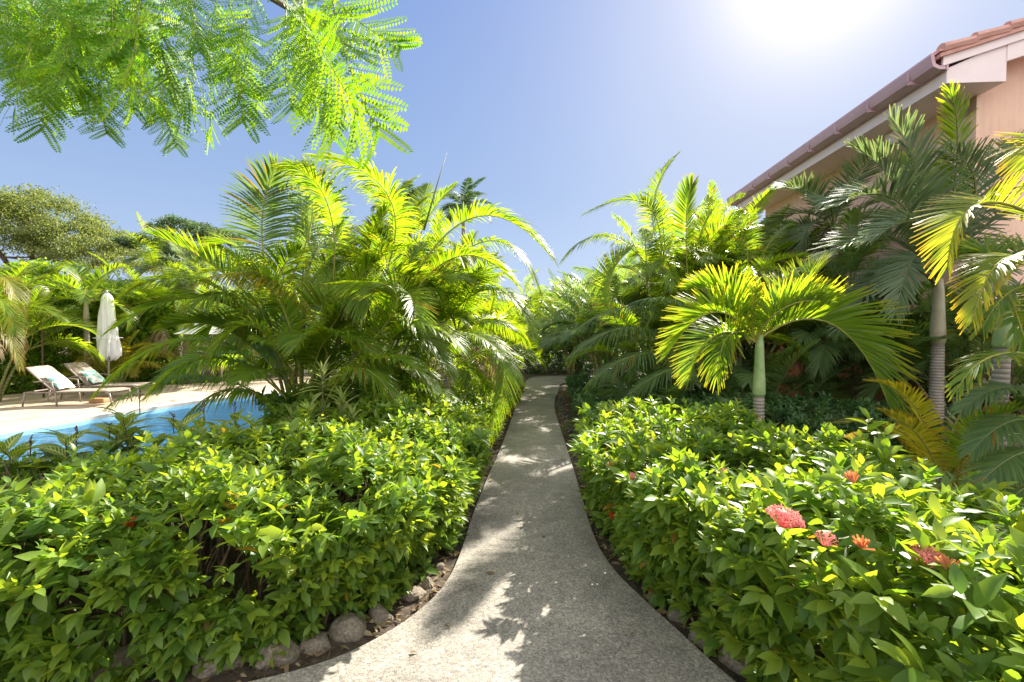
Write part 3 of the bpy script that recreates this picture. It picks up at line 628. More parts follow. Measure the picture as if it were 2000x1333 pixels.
Yq = 5.5
bq = np.array((A_(1829, 760, Yq)[0], Yq, 0)); c1 = A_(1826, 560, Yq)
crown_palm('christmas_palm', 'grey-trunked christmas palm standing against the house wall, its crown below the roof corner', bq,
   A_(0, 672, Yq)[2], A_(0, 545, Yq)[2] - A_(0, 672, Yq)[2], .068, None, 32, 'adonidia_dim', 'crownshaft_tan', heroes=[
   ([c1, A_(1868, 330, 5.3), A_(1855, 175, 5.0)], dict(L=.40, v=45, n=66, m='adonidia', w=.024)),
   ([c1, A_(1905, 380, 5.5), A_(1840, 290, 5.0)], dict(L=.55, v=30, n=66)),
   ([c1, A_(1760, 400, 5.3), A_(1640, 400, 5.0)], dict(L=.60, v=30, n=66)),
   ([c1, A_(1730, 460, 5.2), A_(1580, 540, 5.0)], dict(L=.55, v=30, n=66)),
   ([c1, A_(1750, 530, 5.4), A_(1640, 640, 5.2)], dict(L=.45, v=25, n=60)),
   ([c1, A_(1760, 380, 5.6), A_(1670, 290, 5.8)], dict(L=.55, v=30, n=66)),
   ([c1, A_(1800, 360, 5.4), A_(1740, 230, 5.5)], dict(L=.5, v=35, n=60)),
   ([c1, A_(1930, 380, 5.7), A_(1970, 280, 5.9)], dict(L=.55, v=30, n=60)),
   ([c1, A_(1940, 430, 5.6), A_(2040, 440, 5.7)], dict(L=.55, v=30, n=60)),
   ([c1, A_(1790, 500, 5.0), A_(1750, 610, 4.7)], dict(L=.45, v=20, n=60)),
   ([c1, A_(1880, 480, 5.0), A_(1950, 560, 4.7)], dict(L=.45, v=20, n=60)),
   ([c1, A_(1810, 440, 5.0), A_(1700, 470, 4.6)], dict(L=.55, v=35, n=66)),
   ([c1, A_(1800, 380, 6.0), A_(1770, 320, 6.2)], dict(L=.5, v=30, n=60, m='adonidia')),
   ], nrand=0, rm='rachis_dim', w=.03)
Yr = 3.15
br_ = np.array((A_(1946, 700, Yr)[0], Yr, 0)); c2 = A_(1962, 560, Yr)
crown_palm('christmas_palm', 'christmas palm at the right edge of the view with golden backlit fronds', br_,
   A_(0, 680, Yr)[2], A_(0, 590, Yr)[2] - A_(0, 680, Yr)[2], .046, None, 33, 'adonidia_gold', 'crownshaft', heroes=[
   ([A_(2150, 520, 2.9), A_(1940, 395, 2.75), A_(1850, 520, 2.65)], dict(L=.32, v=30, droop=.12, w=.017, n=64, jit=3)),
   ([A_(2130, 600, 2.9), A_(1985, 500, 2.75), A_(1900, 625, 2.65)], dict(L=.27, v=20, droop=.2, w=.017, n=56, jit=3)),
   ([A_(2160, 420, 3.0), A_(2060, 270, 2.9), A_(2000, 330, 2.8)], dict(L=.30, v=20, droop=.15, w=.018, n=56, jit=3)),
   ([A_(2130, 640, 3.0), A_(2010, 560, 2.95), A_(1920, 640, 2.9)], dict(L=.26, v=15, droop=.3, w=.018, m='adonidia')),
   ([A_(2150, 760, 2.8), A_(1980, 690, 2.7), A_(1870, 760, 2.6)], dict(L=.22, v=15, droop=.3, w=.018, m='adonidia')),
   ([c2, A_(1995, 500, 3.2), A_(2050, 480, 3.2)], dict(L=.3, m='adonidia')), ([c2, A_(1935, 500, 3.3), A_(1900, 500, 3.4)], dict(L=.26, m='adonidia')),
   ([c2, A_(1985, 615, 2.95), A_(2010, 690, 2.85)], dict(L=.25, m='adonidia')),
   ], lean=(.04, 0), w=.018)
# yellowing small areca
Ys = 4.0
bs = np.array((A_(1835, 960, Ys)[0], Ys, 0))
areca('areca_palm', 'small yellowing areca palm with dry orange leaf stalks by the gravel yard', bs,
   [((-.1, 0, .35), 2), ((.12, .05, .4), 3), ((0, .15, .3), 2)], 41, fl=.8, lm='areca_gold', group='areca palm clumps', leaflet=.26, w=.024, n=30, heroes=[
   ([A_(1830, 960, 4.0), A_(1770, 850, 3.8), A_(1640, 825, 3.7)], dict(n=44, L=.22, v=10, droop=.1, w=.024, m='areca_gold')),
   ([A_(1830, 940, 4.0), A_(1790, 800, 4.0), A_(1700, 745, 4.0)], dict(n=40, L=.24, v=25, droop=.1, w=.024, m='areca_gold')),
   ([A_(1845, 960, 4.0), A_(1890, 860, 3.9), A_(2010, 820, 3.8)], dict(n=44, L=.26, v=35, droop=.1, w=.026, m='areca')),
   ([A_(1840, 940, 4.0), A_(1870, 820, 4.0), A_(1945, 735, 4.0)], dict(n=14, L=.14, v=25, droop=.1, w=.024, m='dead_leaf')),
   ([A_(1835, 960, 4.0), A_(1760, 890, 3.8), A_(1690, 930, 3.6)], dict(n=50, L=.22, v=10, droop=.2, w=.024, m='areca_gold')),
   ([A_(1870, 960, 3.4), A_(1900, 860, 3.2), A_(1990, 800, 3.0)], dict(n=44, L=.24, v=30, droop=.1, w=.02, m='areca')),
   ([A_(1870, 970, 3.3), A_(1930, 900, 3.1), A_(2010, 900, 2.9)], dict(n=44, L=.22, v=20, droop=.2, w=.02, m='areca_gold')),
   ([A_(1850, 970, 3.4), A_(1800, 860, 3.3), A_(1720, 800, 3.3)], dict(n=44, L=.2, v=15, droop=.15, w=.018, m='areca_gold')),
   ([A_(1845, 960, 4.0), A_(1880, 900, 3.8), A_(1900, 960, 3.7)], dict(n=30, L=.2, v=10, droop=.3, w=.024, m='areca_gold')),
   ])
areca('areca_palm', 'bluish-green areca palm at the right edge behind the near hedge', np.array((A_(2090, 960, 3.9)[0], 3.9, 0)),
   [((.1, 0, .4), 3), ((.2, .2, .5), 3)], 42, fl=.9, lm='areca_dim', rm='rachis_dim', group='areca palm clumps', leaflet=.3, w=.022, n=50, heroes=[
   ([A_(2080, 930, 3.9), A_(2000, 850, 3.7), A_(1920, 890, 3.6)], dict(n=44, L=.28, v=10, droop=.35, w=.02)),
   ([A_(2080, 950, 3.8), A_(2000, 890, 3.5), A_(1930, 960, 3.4)], dict(n=44, L=.28, v=10, droop=.35, w=.02)),
   ([A_(2110, 900, 3.0), A_(2010, 820, 2.8), A_(1900, 880, 2.7)], dict(n=60, L=.26, v=15, droop=.3, w=.018)),
   ([A_(2110, 940, 3.0), A_(2020, 880, 2.7), A_(1900, 960, 2.6)], dict(n=60, L=.26, v=10, droop=.35, w=.018)),
   ([A_(2110, 980, 2.9), A_(2040, 940, 2.6), A_(1950, 1000, 2.5)], dict(n=54, L=.24, v=10, droop=.4, w=.018)),
   ([A_(2110, 860, 3.0), A_(2000, 760, 2.9), A_(1880, 800, 2.8)], dict(n=60, L=.26, v=20, droop=.3, w=.018)),
   ])
# slim shaded palm by the house window
crown_palm('slender_palm', 'slender leaning palm trunk in the shade in front of the house window', (A_(1595, 760, 8.3)[0], 8.3, 0), 2.1, .35, .045, None, 51, 'areca_dim', 'crownshaft_tan', group=None, nrand=8, fl=1.3, L=.4, v=18, lean=(.28, .1), rm='rachis_dim', blunt=.1)
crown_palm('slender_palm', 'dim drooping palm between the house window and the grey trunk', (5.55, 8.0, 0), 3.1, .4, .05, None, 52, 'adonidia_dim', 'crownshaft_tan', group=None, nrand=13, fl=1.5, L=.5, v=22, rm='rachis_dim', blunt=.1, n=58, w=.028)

# ------------------------------------------------------------------ left background palms
areca('areca_palm', 'yellow-green areca palm at the left edge beyond the pool', (-12.0, 10.6, 0), ring_stems(7, rng0, 3.0, .8, 7), 61, fl=1.7, group='areca palm clumps', n=52, lm='areca', leaflet=.5, heroes=[
   ([A_(-60, 620, 10), A_(0, 540, 10), A_(40, 620, 10)], dict(L=.5, droop=.5, m='areca_gold')),
   ([A_(-60, 700, 10), A_(-10, 620, 10), A_(40, 720, 10)], dict(L=.5, droop=.5, m='areca_gold'))])
crown_palm('foxtail_palm', 'slim pale-trunked palm behind the loungers, left of the closed umbrella', (A_(172, 770, 12.2)[0], 12.2, 0), 1.95, .5, .06, None, 62, 'areca', 'crownshaft_tan', group=None, nrand=9, fl=1.6, L=.5, v=20, blunt=.1, n=40)
areca('areca_palm', 'bright areca palm rising over the clipped hedge beyond the loungers', (-11.6, 14.8, 0), ring_stems(6, rng0, 3.7, .9, 7), 63, fl=1.9, group='areca palm clumps', n=50, seg=3, leaflet=.55)
areca('areca_palm', 'bright areca palm right of the closed umbrella', (-9.6, 14.9, 0), ring_stems(7, rng0, 3.3, 1.0, 7), 64, fl=1.8, group='areca palm clumps', n=50, seg=3, leaflet=.5)
areca('areca_palm', 'low golden-stemmed areca palm at the foot of the closed umbrella', (A_(232, 757, 13.0)[0], 13.0, 0), ring_stems(7, rng0, .9, .5, 5), 65, fl=1.2, group='areca palm clumps', n=32, lm='areca_gold', seg=3)
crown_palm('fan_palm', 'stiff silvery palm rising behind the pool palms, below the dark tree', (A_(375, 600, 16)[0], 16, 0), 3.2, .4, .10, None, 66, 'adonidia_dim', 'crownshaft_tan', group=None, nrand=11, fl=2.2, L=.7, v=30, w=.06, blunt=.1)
areca('areca_palm', 'areca palm in the gap between silvery palm and big clump', (-8.0, 16.6, 0), ring_stems(6, rng0, 3.3, .8, 7), 67, fl=1.8, group='areca palm clumps', n=48, seg=3, leaflet=.5)
def coco(label, px, py, Yc, seed):
    p = A_(px, py, Yc)
    crown_palm('coconut_palm', label, (p[0], Yc, 0), p[2] - 1.1, .3, .14, None, seed, 'tree_leaf_dark', 'crownshaft_tan', group='coconut palms on the skyline', nrand=16, fl=3.0, L=.8, w=.07, v=-5, n=48, blunt=.1, rm='rachis_dim')
coco('rounder coconut palm crown on the skyline, the one nearer the path', 905, 385, 36, 71)
coco('coconut palm crown on the skyline half hidden by the big palm clump', 790, 385, 34, 72)

# ------------------------------------------------------------------ leafy masses
ST = np.array([0, .16, .4, .7, 1.0]); WDT = np.array([.06, .62, 1.0, .72, .05])
def leaf_tpl(seg=5, L=1., w=.4, curl=.25, fold=.25):
    st = np.linspace(0, 1, seg) if seg != 5 else ST; wd = np.interp(st, ST, WDT) * w * .5
    x = L * st; z = -curl * L * st**2
    q = np.stack([np.stack([x, -wd, z + fold * wd], 1), np.stack([x, 0 * x, z], 1), np.stack([x, wd, z + fold * wd], 1)], 1)
    F = [[i * 3 + j, i * 3 + j + 1, i * 3 + j + 4, i * 3 + j + 3] for i in range(seg - 1) for j in range(2)]
    return q.reshape(-1, 3), np.array(F), st
def frames(D, rng, roll=None):
    """rotation matrices whose x axis is D, z axis as upward as possible"""
    D = nrm(D); up = np.tile((0, 0, 1.), (len(D), 1)); y = np.cross(up, D)
    bad = np.linalg.norm(y, axis=1) < 1e-3; y[bad] = (0, 1, 0); y = nrm(y); z = np.cross(D, y)
    if roll is not None:
        c, s = np.cos(roll)[:, None], np.sin(roll)[:, None]; y, z = y * c + z * s, z * c - y * s
    return np.stack([D, y, z], 2)
def leaves_mesh(name, P, D, Ls, rng, tint, age, seg=5, w=.42, curl=.22, fold=.3, roll=.5, uv=False):
    tv, tf, st = leaf_tpl(seg, 1, w, curl, fold)
    n = len(P); Rm = frames(D, rng, rng.normal(0, roll, n))
    V = P[:, None] + np.einsum('nij,kj->nki', Rm, tv) * Ls[:, None, None]
    F = (np.arange(n) * len(tv))[:, None, None] + tf[None]
    A = np.zeros((n, len(tv), 3)); A[..., 0] = tint[:, None]; A[..., 1] = np.repeat(st, 3)[None]; A[..., 2] = age[:, None]
    me = np_mesh(name, V, F.reshape(-1, 4), A)
    if uv:
        a = me.attributes.new('leafuv', 'FLOAT_VECTOR', 'POINT'); U = np.zeros((n, len(tv), 3)); U[..., 0] = np.repeat(st, 3)[None]
        U[..., 1] = np.tile([-1, 0, 1], len(st))[None]; a.data.foreach_set('vector', U.astype(np.float32).ravel())
    return me
def sprigs(P, N, rng, size, nl=9, ln=.085, vary=.3):
    """whorled shoots: every shoot carries opposite leaf pairs that get smaller and paler to its tip"""
    k = len(P); N = nrm(N); Ls = size * rng.uniform(1 - vary, 1 + vary, k)
    a = nrm(np.cross(N, rng.normal(0, 1, (k, 3)))); b = np.cross(N, a)
    OP = []; OD = []; OL = []; OT = []; AG = []
    shade = rng.uniform(0, 1, k); big = rng.uniform(.62, 1.28, k)
    for i in range(nl):
        f = i / (nl - 1); th = (i // 2) * 1.5 + (i % 2) * math.pi
        d = a * np.cos(th) + b * np.sin(th)
        op = R(82 - 58 * f); dd = d * math.sin(op) + N * math.cos(op) + rng.normal(0, .24, (k, 3))
        OP.append(P + N * (Ls * (f * .9 - .5))[:, None]); OD.append(dd)
        OL.append(ln * big * Ls / size * (1.05 - .45 * f**2) * rng.uniform(.85, 1.15, k))
        OT.append(np.clip(.15 + .45 * shade + .5 * f * shade + rng.normal(0, .22, k), 0, 1)); AG.append(rng.uniform(0, 1, k) * (1 - .1 * f))
    return [np.concatenate(x) for x in (OP, OD, OL, OT, AG)]
def bump(P, s=1.):
    x, y, z = P[:, 0] * s, P[:, 1] * s, P[:, 2] * s
    return (np.sin(x * 5.1 + 1.3 * np.sin(y * 4.3)) + np.sin(y * 6.3 + 2 * np.sin(x * 3.1) + z * 4) + np.sin(z * 7 + x * 3.7)) / 3
def inside(poly, X, Yv):
    r = np.zeros(len(X), bool); n = len(poly)
    for i in range(n):
        x1, y1 = poly[i]; x2, y2 = poly[(i + 1) % n]
        c = ((y1 > Yv) != (y2 > Yv)); r ^= c & (X < (x2 - x1) * (Yv - y1) / (y2 - y1 + 1e-12) + x1)
    return r
def hedge_pts(poly, h, rng, dens, amp=.06, z0=.12, inner=.35, hf=None):
    poly = np.array(poly); mn, mx_ = poly.min(0), poly.max(0)
    area_box = np.prod(mx_ - mn); k = int(area_box * dens)
    X = rng.uniform(mn[0], mx_[0], k); Yv = rng.uniform(mn[1], mx_[1], k); ok = inside(poly, X, Yv); X, Yv = X[ok], Yv[ok]
    E = np.roll(poly, -1, 0) - poly; el = np.linalg.norm(E, axis=1)
    H = (lambda x, y: h) if hf is None else hf
    def dist(x, y):
        d = np.full(len(x), 9.); nx = np.zeros((len(x), 2))
        for p, e, l in zip(poly, E, el):
            t = np.clip(((x - p[0]) * e[0] + (y - p[1]) * e[1]) / (l * l), 0, 1); qx, qy = p[0] + e[0] * t, p[1] + e[1] * t
            dd = np.hypot(x - qx, y - qy); m = dd < d; d[m] = dd[m]
            nx[m, 0] = (qx - x)[m]; nx[m, 1] = (qy - y)[m]
        return d, nx / np.maximum(np.linalg.norm(nx, axis=1, keepdims=True), 1e-6)
    d, nx = dist(X, Yv)
    ed = np.clip(1 - d / .28, 0, 1); hh = H(X, Yv) * (1 - .30 * ed**2)
    PT = np.stack([X, Yv, hh + 0 * X], 1); NT = np.concatenate([nx * ed[:, None] * 1.1, np.ones((len(X), 1))], 1)
    # sides
    ks = int(el.sum() * h * dens); i = rng.choice(len(poly), ks, p=el / el.sum()); t = rng.uniform(0, 1, ks)
    q = poly[i] + E[i] * t[:, None]
    ar_ = np.sum(poly[:, 0] * np.roll(poly[:, 1], -1) - np.roll(poly[:, 0], -1) * poly[:, 1]); s_ = 1 if ar_ > 0 else -1
    no = np.stack([E[i, 1], -E[i, 0]], 1) / el[i][:, None] * s_
    hq = H(q[:, 0], q[:, 1]); z = rng.uniform(z0, 1, ks) * hq * .92
    inset = (.15 if h < 1.1 else .06) * (1 - z / hq)**1.3
    PS = np.concatenate([q - no * inset[:, None], z[:, None]], 1); NS = np.concatenate([no, np.full((ks, 1), .55)], 1)
    P = np.concatenate([PT, PS]); N = nrm(np.concatenate([NT, NS])) + rng.normal(0, .28, (len(PT) + ks, 3)); N = nrm(N)
    dep = np.where(rng.uniform(0, 1, len(P)) < inner, rng.uniform(.05, .35, len(P)), rng.uniform(-.03, .05, len(P)))
    P = P + N * (amp * bump(P))[:, None] - nrm(N) * dep[:, None]
    if h < 1.1:                                           # thin spots where the stems show
        gg = np.sin(P[:, 0] * 3.7 + 2 * np.sin(P[:, 1] * 2.9)) * np.sin(P[:, 1] * 4.1 + P[:, 2] * 6 + 1.7 * np.sin(P[:, 0] * 3.3)) + .35 * np.sin(P[:, 0] * 11 + P[:, 2] * 9)
        keep = (gg < .62) | (rng.uniform(0, 1, len(P)) < .22); P, N = P[keep], N[keep]
    lead = rng.uniform(0, 1, len(P)) < .06; P[lead] += (N[lead] * .6 + np.array((0, 0, .6))) * rng.uniform(.03, .13, (lead.sum(), 1))
    P[:, 2] = np.maximum(P[:, 2], .05)
    return P, N
def branches(poly, h, rng, k, r=.008):
    mb = MB(); poly = np.array(poly); mn, mx_ = poly.min(0), poly.max(0); c = 0; miss = 0
    while c < k:
        x, y = rng.uniform(mn[0], mx_[0]), rng.uniform(mn[1], mx_[1])
        if not inside(poly, np.array([x]), np.array([y]))[0]: continue
        if not all(inside(poly, np.array([x + ex]), np.array([y + ey]))[0] for ex, ey in ((.3, 0), (-.3, 0), (0, .3), (0, -.3))):
            miss += 1
            if miss < 4000: continue
            break
        c += 1; p = np.array((x, y, 0.)); q = p + np.array((rng.normal(0, .12), rng.normal(0, .12), h * rng.uniform(.65, .92)))
        m = (p + q) / 2 + rng.normal(0, .04, 3); mb.tube([p, m, q], [r * 1.3, r, r * .5], 5, False)
        for _ in range(2):
            s = p + (q - p) * rng.uniform(.3, .7); e = s + np.array((rng.normal(0, .16), rng.normal(0, .16), rng.uniform(.1, .25))); mb.tube([s, (s + e) / 2 + rng.normal(0, .02, 3), e], [r * .7, r * .5, r * .3], 4, False)
    return mb
def flower(rng, n=40, r=.052, open_=1.0):
    V = []; F = []; A = []
    def quad(a_, b_, c_, d_, rd):
        o = len(V); V.extend([a_, b_, c_, d_]); F.append([o, o + 1, o + 2, o + 3]); A.extend([(rd, .5, .5)] * 4)
    for i in range(n):
        th = i * 2.399; cz = 1 - (i + .5) / n * .95; rr = math.sqrt(max(0, 1 - cz * cz))
        c = np.array((math.cos(th) * rr * r, math.sin(th) * rr * r, cz * r * .6)) * rng.uniform(.86, 1.1); nn = nrm(c + np.array((0, 0, .02)) + rng.normal(0, .008, 3))
        a = nrm(np.cross(nn, rng.normal(0, 1, 3))); b = np.cross(nn, a); s = r * .20 * rng.uniform(.8, 1.25); rd = rng.uniform()
        for k in range(4):
            u = a * math.cos(k * math.pi / 2) + b * math.sin(k * math.pi / 2); v = np.cross(nn, u)
            quad(c, c + u * s * .7 + v * s * .30 + nn * s * .12, c + u * s * 1.35 - nn * s * .1, c + u * s * .7 - v * s * .30 + nn * s * .12, min(1, rd * .7 + rng.uniform(0, .3)))
        e = c * .1 - np.array((0, 0, .03))
        for t in (a * .0011, b * .0011): quad(e - t, e + t, c + t, c - t, rd * .4)
    for i in range(6):                                     # unopened buds between the florets
        d = nrm(np.array((rng.normal(0, .5), rng.normal(0, .5), 1.))); a = nrm(np.cross(d, (1, .3, 0))); e = d * r * rng.uniform(.7, .95)
        quad(a * .0006, -a * .0006, e - a * .002, e + a * .002, .9)
    return np_mesh('flower_head', np.array(V), np.array(F), np.array(A))
def bud_spray(rng, n=26, r=.05):
    V = []; F = []; A = []
    for i in range(n):
        d = nrm(np.array((rng.normal(0, .45), rng.normal(0, .45), 1.))); a = nrm(np.cross(d, rng.normal(0, 1, 3))); w = .0028; e = d * r * rng.uniform(.8, 1.15)
        o = len(V); rd = rng.uniform(); V += [a * w * .4, -a * w * .4, e - a * w, e + a * w]; F.append([o, o + 1, o + 2, o + 3])
        A += [(rd, .5, .5)] * 4
        b = np.cross(d, a); V += [b * w * .4, -b * w * .4, e - b * w, e + b * w]; F.append([o + 4, o + 5, o + 6, o + 7]); A += [(rd, .5, .5)] * 4
    return np_mesh('flower_bud', np.array(V), np.array(F), np.array(A))
def put_flower(t, pos, kind, size, seed, name='flower_head'):
    rng = np.random.default_rng(seed)
    me = bud_spray(rng, r=size) if kind == 'bud' else flower(rng, n=44 if size > .035 else 16, r=size)
    m = {'bud': 'petal_orange', 'pink': 'petal', 'red': 'petal_red'}[kind]
    o = link(name, me, M[m], t); o.location = tuple(map(float, pos)); d = Vector((0, 0, CAMH)) - Vector(pos)
    o.rotation_euler = (-.25 + rng.normal(0, .1), rng.normal(0, .15), rng.uniform(0, 6)); o.rotation_euler[0] = .35
    return o
def ixora_hedge(name, label, poly, h, seed, dens=230, lm='ixora', ln=.085, size=.10, hf=None, nb=60, amp=.06, nl=9, seg=5, cat='hedge', w=.42, inner=.35, smooth=True, z0=.12):
    rng = np.random.default_rng(seed); poly = chaikin(poly, 1)
    t = thing(name, label, cat, (0, 0, 0))
    P, N = hedge_pts(poly, h, rng, dens, amp, hf=hf, inner=inner, z0=z0)
    p, d, l, ti, ag = sprigs(P, N, rng, size, nl, ln)
    link('foliage', leaves_mesh('foliage', p, d, l, rng, ti, ag, seg=seg, w=w), M[lm], t, smooth)
    if nb: branches(poly, h, rng, nb).build('branches', M['twig'], t, True)
    return t
HL = ixora_hedge('ixora_hedge', 'waist-high ixora hedge left of the path, sunlit yellow-green along its top right part',
    [(-.26, 5.2), (-.28, 4.0), (-.37, 3.25), (-.64, 2.60), (-1.22, 2.12), (-2.2, 1.84), (-3.4, 1.7), (-4.6, 2.0), (-4.4, 3.3), (-3.2, 3.7), (-2.3, 4.1), (-1.6, 5.2)], .86, 101, dens=300, z0=.05, ln=.086, w=.48, size=.11, inner=.42,
    hf=lambda x, y: .82 + .05 * np.sin(x * 2.3) + .05 * np.sin(x * 7 + y * 5) + .04 * np.clip(y - 3.6, 0, 1.5) - .10 * np.clip(-x - 1.6, 0, 1.2), nb=190, amp=.12)
HR = ixora_hedge('ixora_hedge', 'glossy ixora hedge right of the path carrying large coral-pink flower heads',
    [(.76, 5.0), (.63, 4.0), (.60, 3.2), (.78, 2.5), (1.02, 1.9), (1.12, 1.2), (1.3, .5), (2.3, .3), (2.35, 1.3), (2.3, 2.3), (2.2, 3.1), (2.1, 4.0), (2.1, 5.0), (1.4, 5.3)], .95, 102, dens=225, ln=.095, size=.12,
    w=.46, inner=.42, hf=lambda x, y: .98 - .045 * np.clip(y - 1.5, 0, 4) + .04 * np.sin(x * 4 + y * 2), nb=200, amp=.12)
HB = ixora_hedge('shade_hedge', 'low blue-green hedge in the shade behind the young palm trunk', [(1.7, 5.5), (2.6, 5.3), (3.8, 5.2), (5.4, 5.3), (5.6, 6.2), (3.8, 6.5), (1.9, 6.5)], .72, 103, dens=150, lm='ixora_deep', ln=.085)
ixora_hedge('border_shrubs', 'loose mixed green shrubs lining the far left side of the path', [(-.30, 5.2), (-.12, 7.5), (.1, 9.5), (.3, 12), (-.5, 12), (-1.2, 9.5), (-1.9, 7.0), (-2.2, 5.4)], .62, 104, dens=130, ln=.085, hf=lambda x, y: .55 + .15 * np.sin(x * 5 + y * 2), amp=.12, nb=0, seg=4)
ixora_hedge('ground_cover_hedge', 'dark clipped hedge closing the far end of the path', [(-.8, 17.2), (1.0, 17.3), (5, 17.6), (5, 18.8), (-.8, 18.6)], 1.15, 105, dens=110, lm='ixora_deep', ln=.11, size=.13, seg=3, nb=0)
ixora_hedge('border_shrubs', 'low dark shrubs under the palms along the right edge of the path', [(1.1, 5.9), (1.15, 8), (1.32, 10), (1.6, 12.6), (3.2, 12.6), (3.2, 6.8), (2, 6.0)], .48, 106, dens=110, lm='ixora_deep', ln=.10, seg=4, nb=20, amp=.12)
ixora_hedge('ficus_hedge', 'tall clipped ficus hedge behind the two sun loungers', [(-18, 8.5), (-14.4, 10.4), (-12.6, 12.1), (-11.3, 13.4), (-10.4, 14.4), (-11.4, 15.4), (-14, 14.2), (-18, 12)], 2.9, 107, dens=210, lm='ficus', ln=.15, size=.16, seg=3, nb=0, amp=.12, z0=.02, nl=8)
ixora_hedge('ficus_hedge', 'clipped green hedge across the far side of the pool behind the big palm clump', [(-10.2, 15.6), (-7.5, 17.4), (-3, 17.6), (-1.2, 16.4), (-1.2, 17.6), (-3, 18.8), (-8, 18.6), (-11, 16.8)], 2.2, 108, dens=55, lm='ficus', ln=.14, size=.17, seg=3, nb=0, amp=.14, z0=.02, nl=7)
ixora_hedge('ficus_hedge', 'high green screen of shrubs beyond the bend of the path', [(-1.5, 20), (3, 20.5), (8, 21.5), (8, 23), (-1.5, 22)], 2.3, 109, dens=35, lm='ficus', ln=.18, size=.2, seg=3, nb=0, amp=.25, z0=.02, nl=7)
def surf(px, py, Y): return A_(px, py, Y)
for i, (px, py, Yf, kd, sz) in enumerate([(1533, 1015, 1.62, 'pink', .062), (1614, 1052, 1.55, 'pink', .032), (1812, 1088, 1.45, 'pink', .045), (1234, 933, 2.9, 'pink', .040),
        (1413, 922, 2.75, 'pink', .030), (1668, 945, 1.75, 'bud', .045), (1683, 1072, 1.45, 'bud', .042), (1850, 1115, 1.38, 'bud', .042), (1198, 915, 3.1, 'bud', .05),
        (1405, 963, 2.7, 'pink', .022), (1196, 1005, 3.25, 'red', .026), (1216, 1018, 3.2, 'red', .018)]):
    put_flower(HR, surf(px, py, Yf), kd, sz, 200 + i, 'flower_bud' if kd == 'bud' else 'flower_head')
for i, (px, py, Yf, kd, sz) in enumerate([(253, 1020, 2.28, 'red', .030), (205, 1022, 2.28, 'bud', .04), (388, 1238, 2.25, 'red', .016), (363, 1256, 2.25, 'red', .014), (912, 950, 4.0, 'red', .032), (545, 1052, 2.38, 'bud', .03)]):
    put_flower(HL, surf(px, py, Yf), kd, sz, 230 + i, 'flower_bud' if kd == 'bud' else 'flower_head')

# sanchezia row behind the left hedge
def sanch(base, h, seed, label, nl=18):
    rng = np.random.default_rng(seed); t = thing('striped_shrub', label, 'shrub', base, 'striped shrubs between hedge and pool')
    mb = MB(); P = []; D = []; Ls = []
    for s in range(3):
        q = np.array((rng.normal(0, .13), rng.normal(0, .13), h * rng.uniform(.8, 1.0))); mb.tube([(0, 0, 0), q * .5 + rng.normal(0, .02, 3), q], [.009, .007, .004], 6, False)
        for i in range(nl):
            f = i / (nl - 1); th = (i // 2) * 1.57 + (i % 2) * 3.1416 + s
            P.append(q * (.42 + .58 * f)); el = R(8 + 42 * f); D.append((math.cos(th) * math.cos(el), math.sin(th) * math.cos(el), math.sin(el))); Ls.append(rng.uniform(.24, .33) * (1.05 - .3 * f))
    n = len(P); rngs = rng.uniform(0, 1, n)
    link('foliage', leaves_mesh('foliage', np.array(P), np.array(D), np.array(Ls), rng, rngs, rngs, seg=7, w=.36, curl=.45, roll=.25, uv=True), M['sanchezia'], t, True)
    mb.build('stem', M['twig'], t, True)
    m2 = MB(); q = np.array((0, 0, h)); m2.tube([q * .9, q * 1.03, q * 1.10 + np.array((.01, 0, 0))], [.004, .004, .003], 5)
    for k in range(5): m2.tube([q * (1.0 + .02 * k), q * (1.0 + .02 * k) + np.array((rng.normal(0, .02), rng.normal(0, .02), .03))], [.005, .003], 4)
    m2.build('flower_spike', M['twig'], t, True)
places = [(275, 3.9, 1.08, 'tallest dark-green striped-leaf shrub, standing against the pool water'), (400, 3.9, .98, 'striped-leaf shrub just left of the big palm stems'), (150, 3.6, .85, 'striped-leaf shrub in front of the pool, left of the tallest one'),
          (60, 3.4, .82, 'striped-leaf shrub near the left edge, in front of the pool'), (-30, 3.0, .82, 'striped-leaf shrub cut by the left edge of the view'), (460, 4.2, .94, 'striped-leaf shrub at the foot of the big palm stems'), (340, 4.0, .88, 'low striped-leaf shrub between the tallest one and the palm stems'), (215, 3.8, .84, 'low striped-leaf shrub left of the tallest one')]
for i, (px, Yv, h, lb) in enumerate(places):
    sanch((A_(px, 900, Yv)[0], Yv, 0), h, 300 + i, lb)
# dracaenas / variegated strap-leaved shrubs
def strap_plant(name, label, base, heads, seed, m, L=.26, w=.12, nl=26, cat='plant', group=None, stem=True, curl=.35):
    rng = np.random.default_rng(seed); t = thing(name, label, cat, base, group); mb = MB(); P = []; D = []; Ls = []
    for hx, hy, hz in heads:
        q = np.array((hx, hy, hz))
        if stem: mb.tube([(hx * .2, hy * .2, 0), q * .5, q], [.012, .010, .006], 6, False)
        for i in range(nl):
            f = i / nl; th = i * 2.4; el = R(-5 + 85 * f); P.append(q - np.array((0, 0, .22 * (1 - f))) * (1 if stem else 0)); D.append((math.cos(th) * math.cos(el), math.sin(th) * math.cos(el), math.sin(el))); Ls.append(L * rng.uniform(.8, 1.1) * (1 - .35 * f))
    k = len(P); link('foliage', leaves_mesh('foliage', np.array(P), np.array(D), np.array(Ls), rng, rng.uniform(0, 1, k), rng.uniform(0, 1, k), seg=6, w=w, curl=curl, roll=.2), M[m], t, True)
    if stem: mb.build('stem', M['twig'], t, True)
strap_plant('variegated_dracaena', 'tall cream-edged dracaena in front of the big palm stems', (A_(632, 900, 4.25)[0], 4.25, 0), [(0, 0, 1.32), (.16, .05, 1.05), (-.1, -.05, .98), (.27, 0, .92)], 401, 'dracaena', group='cream-edged dracaenas')
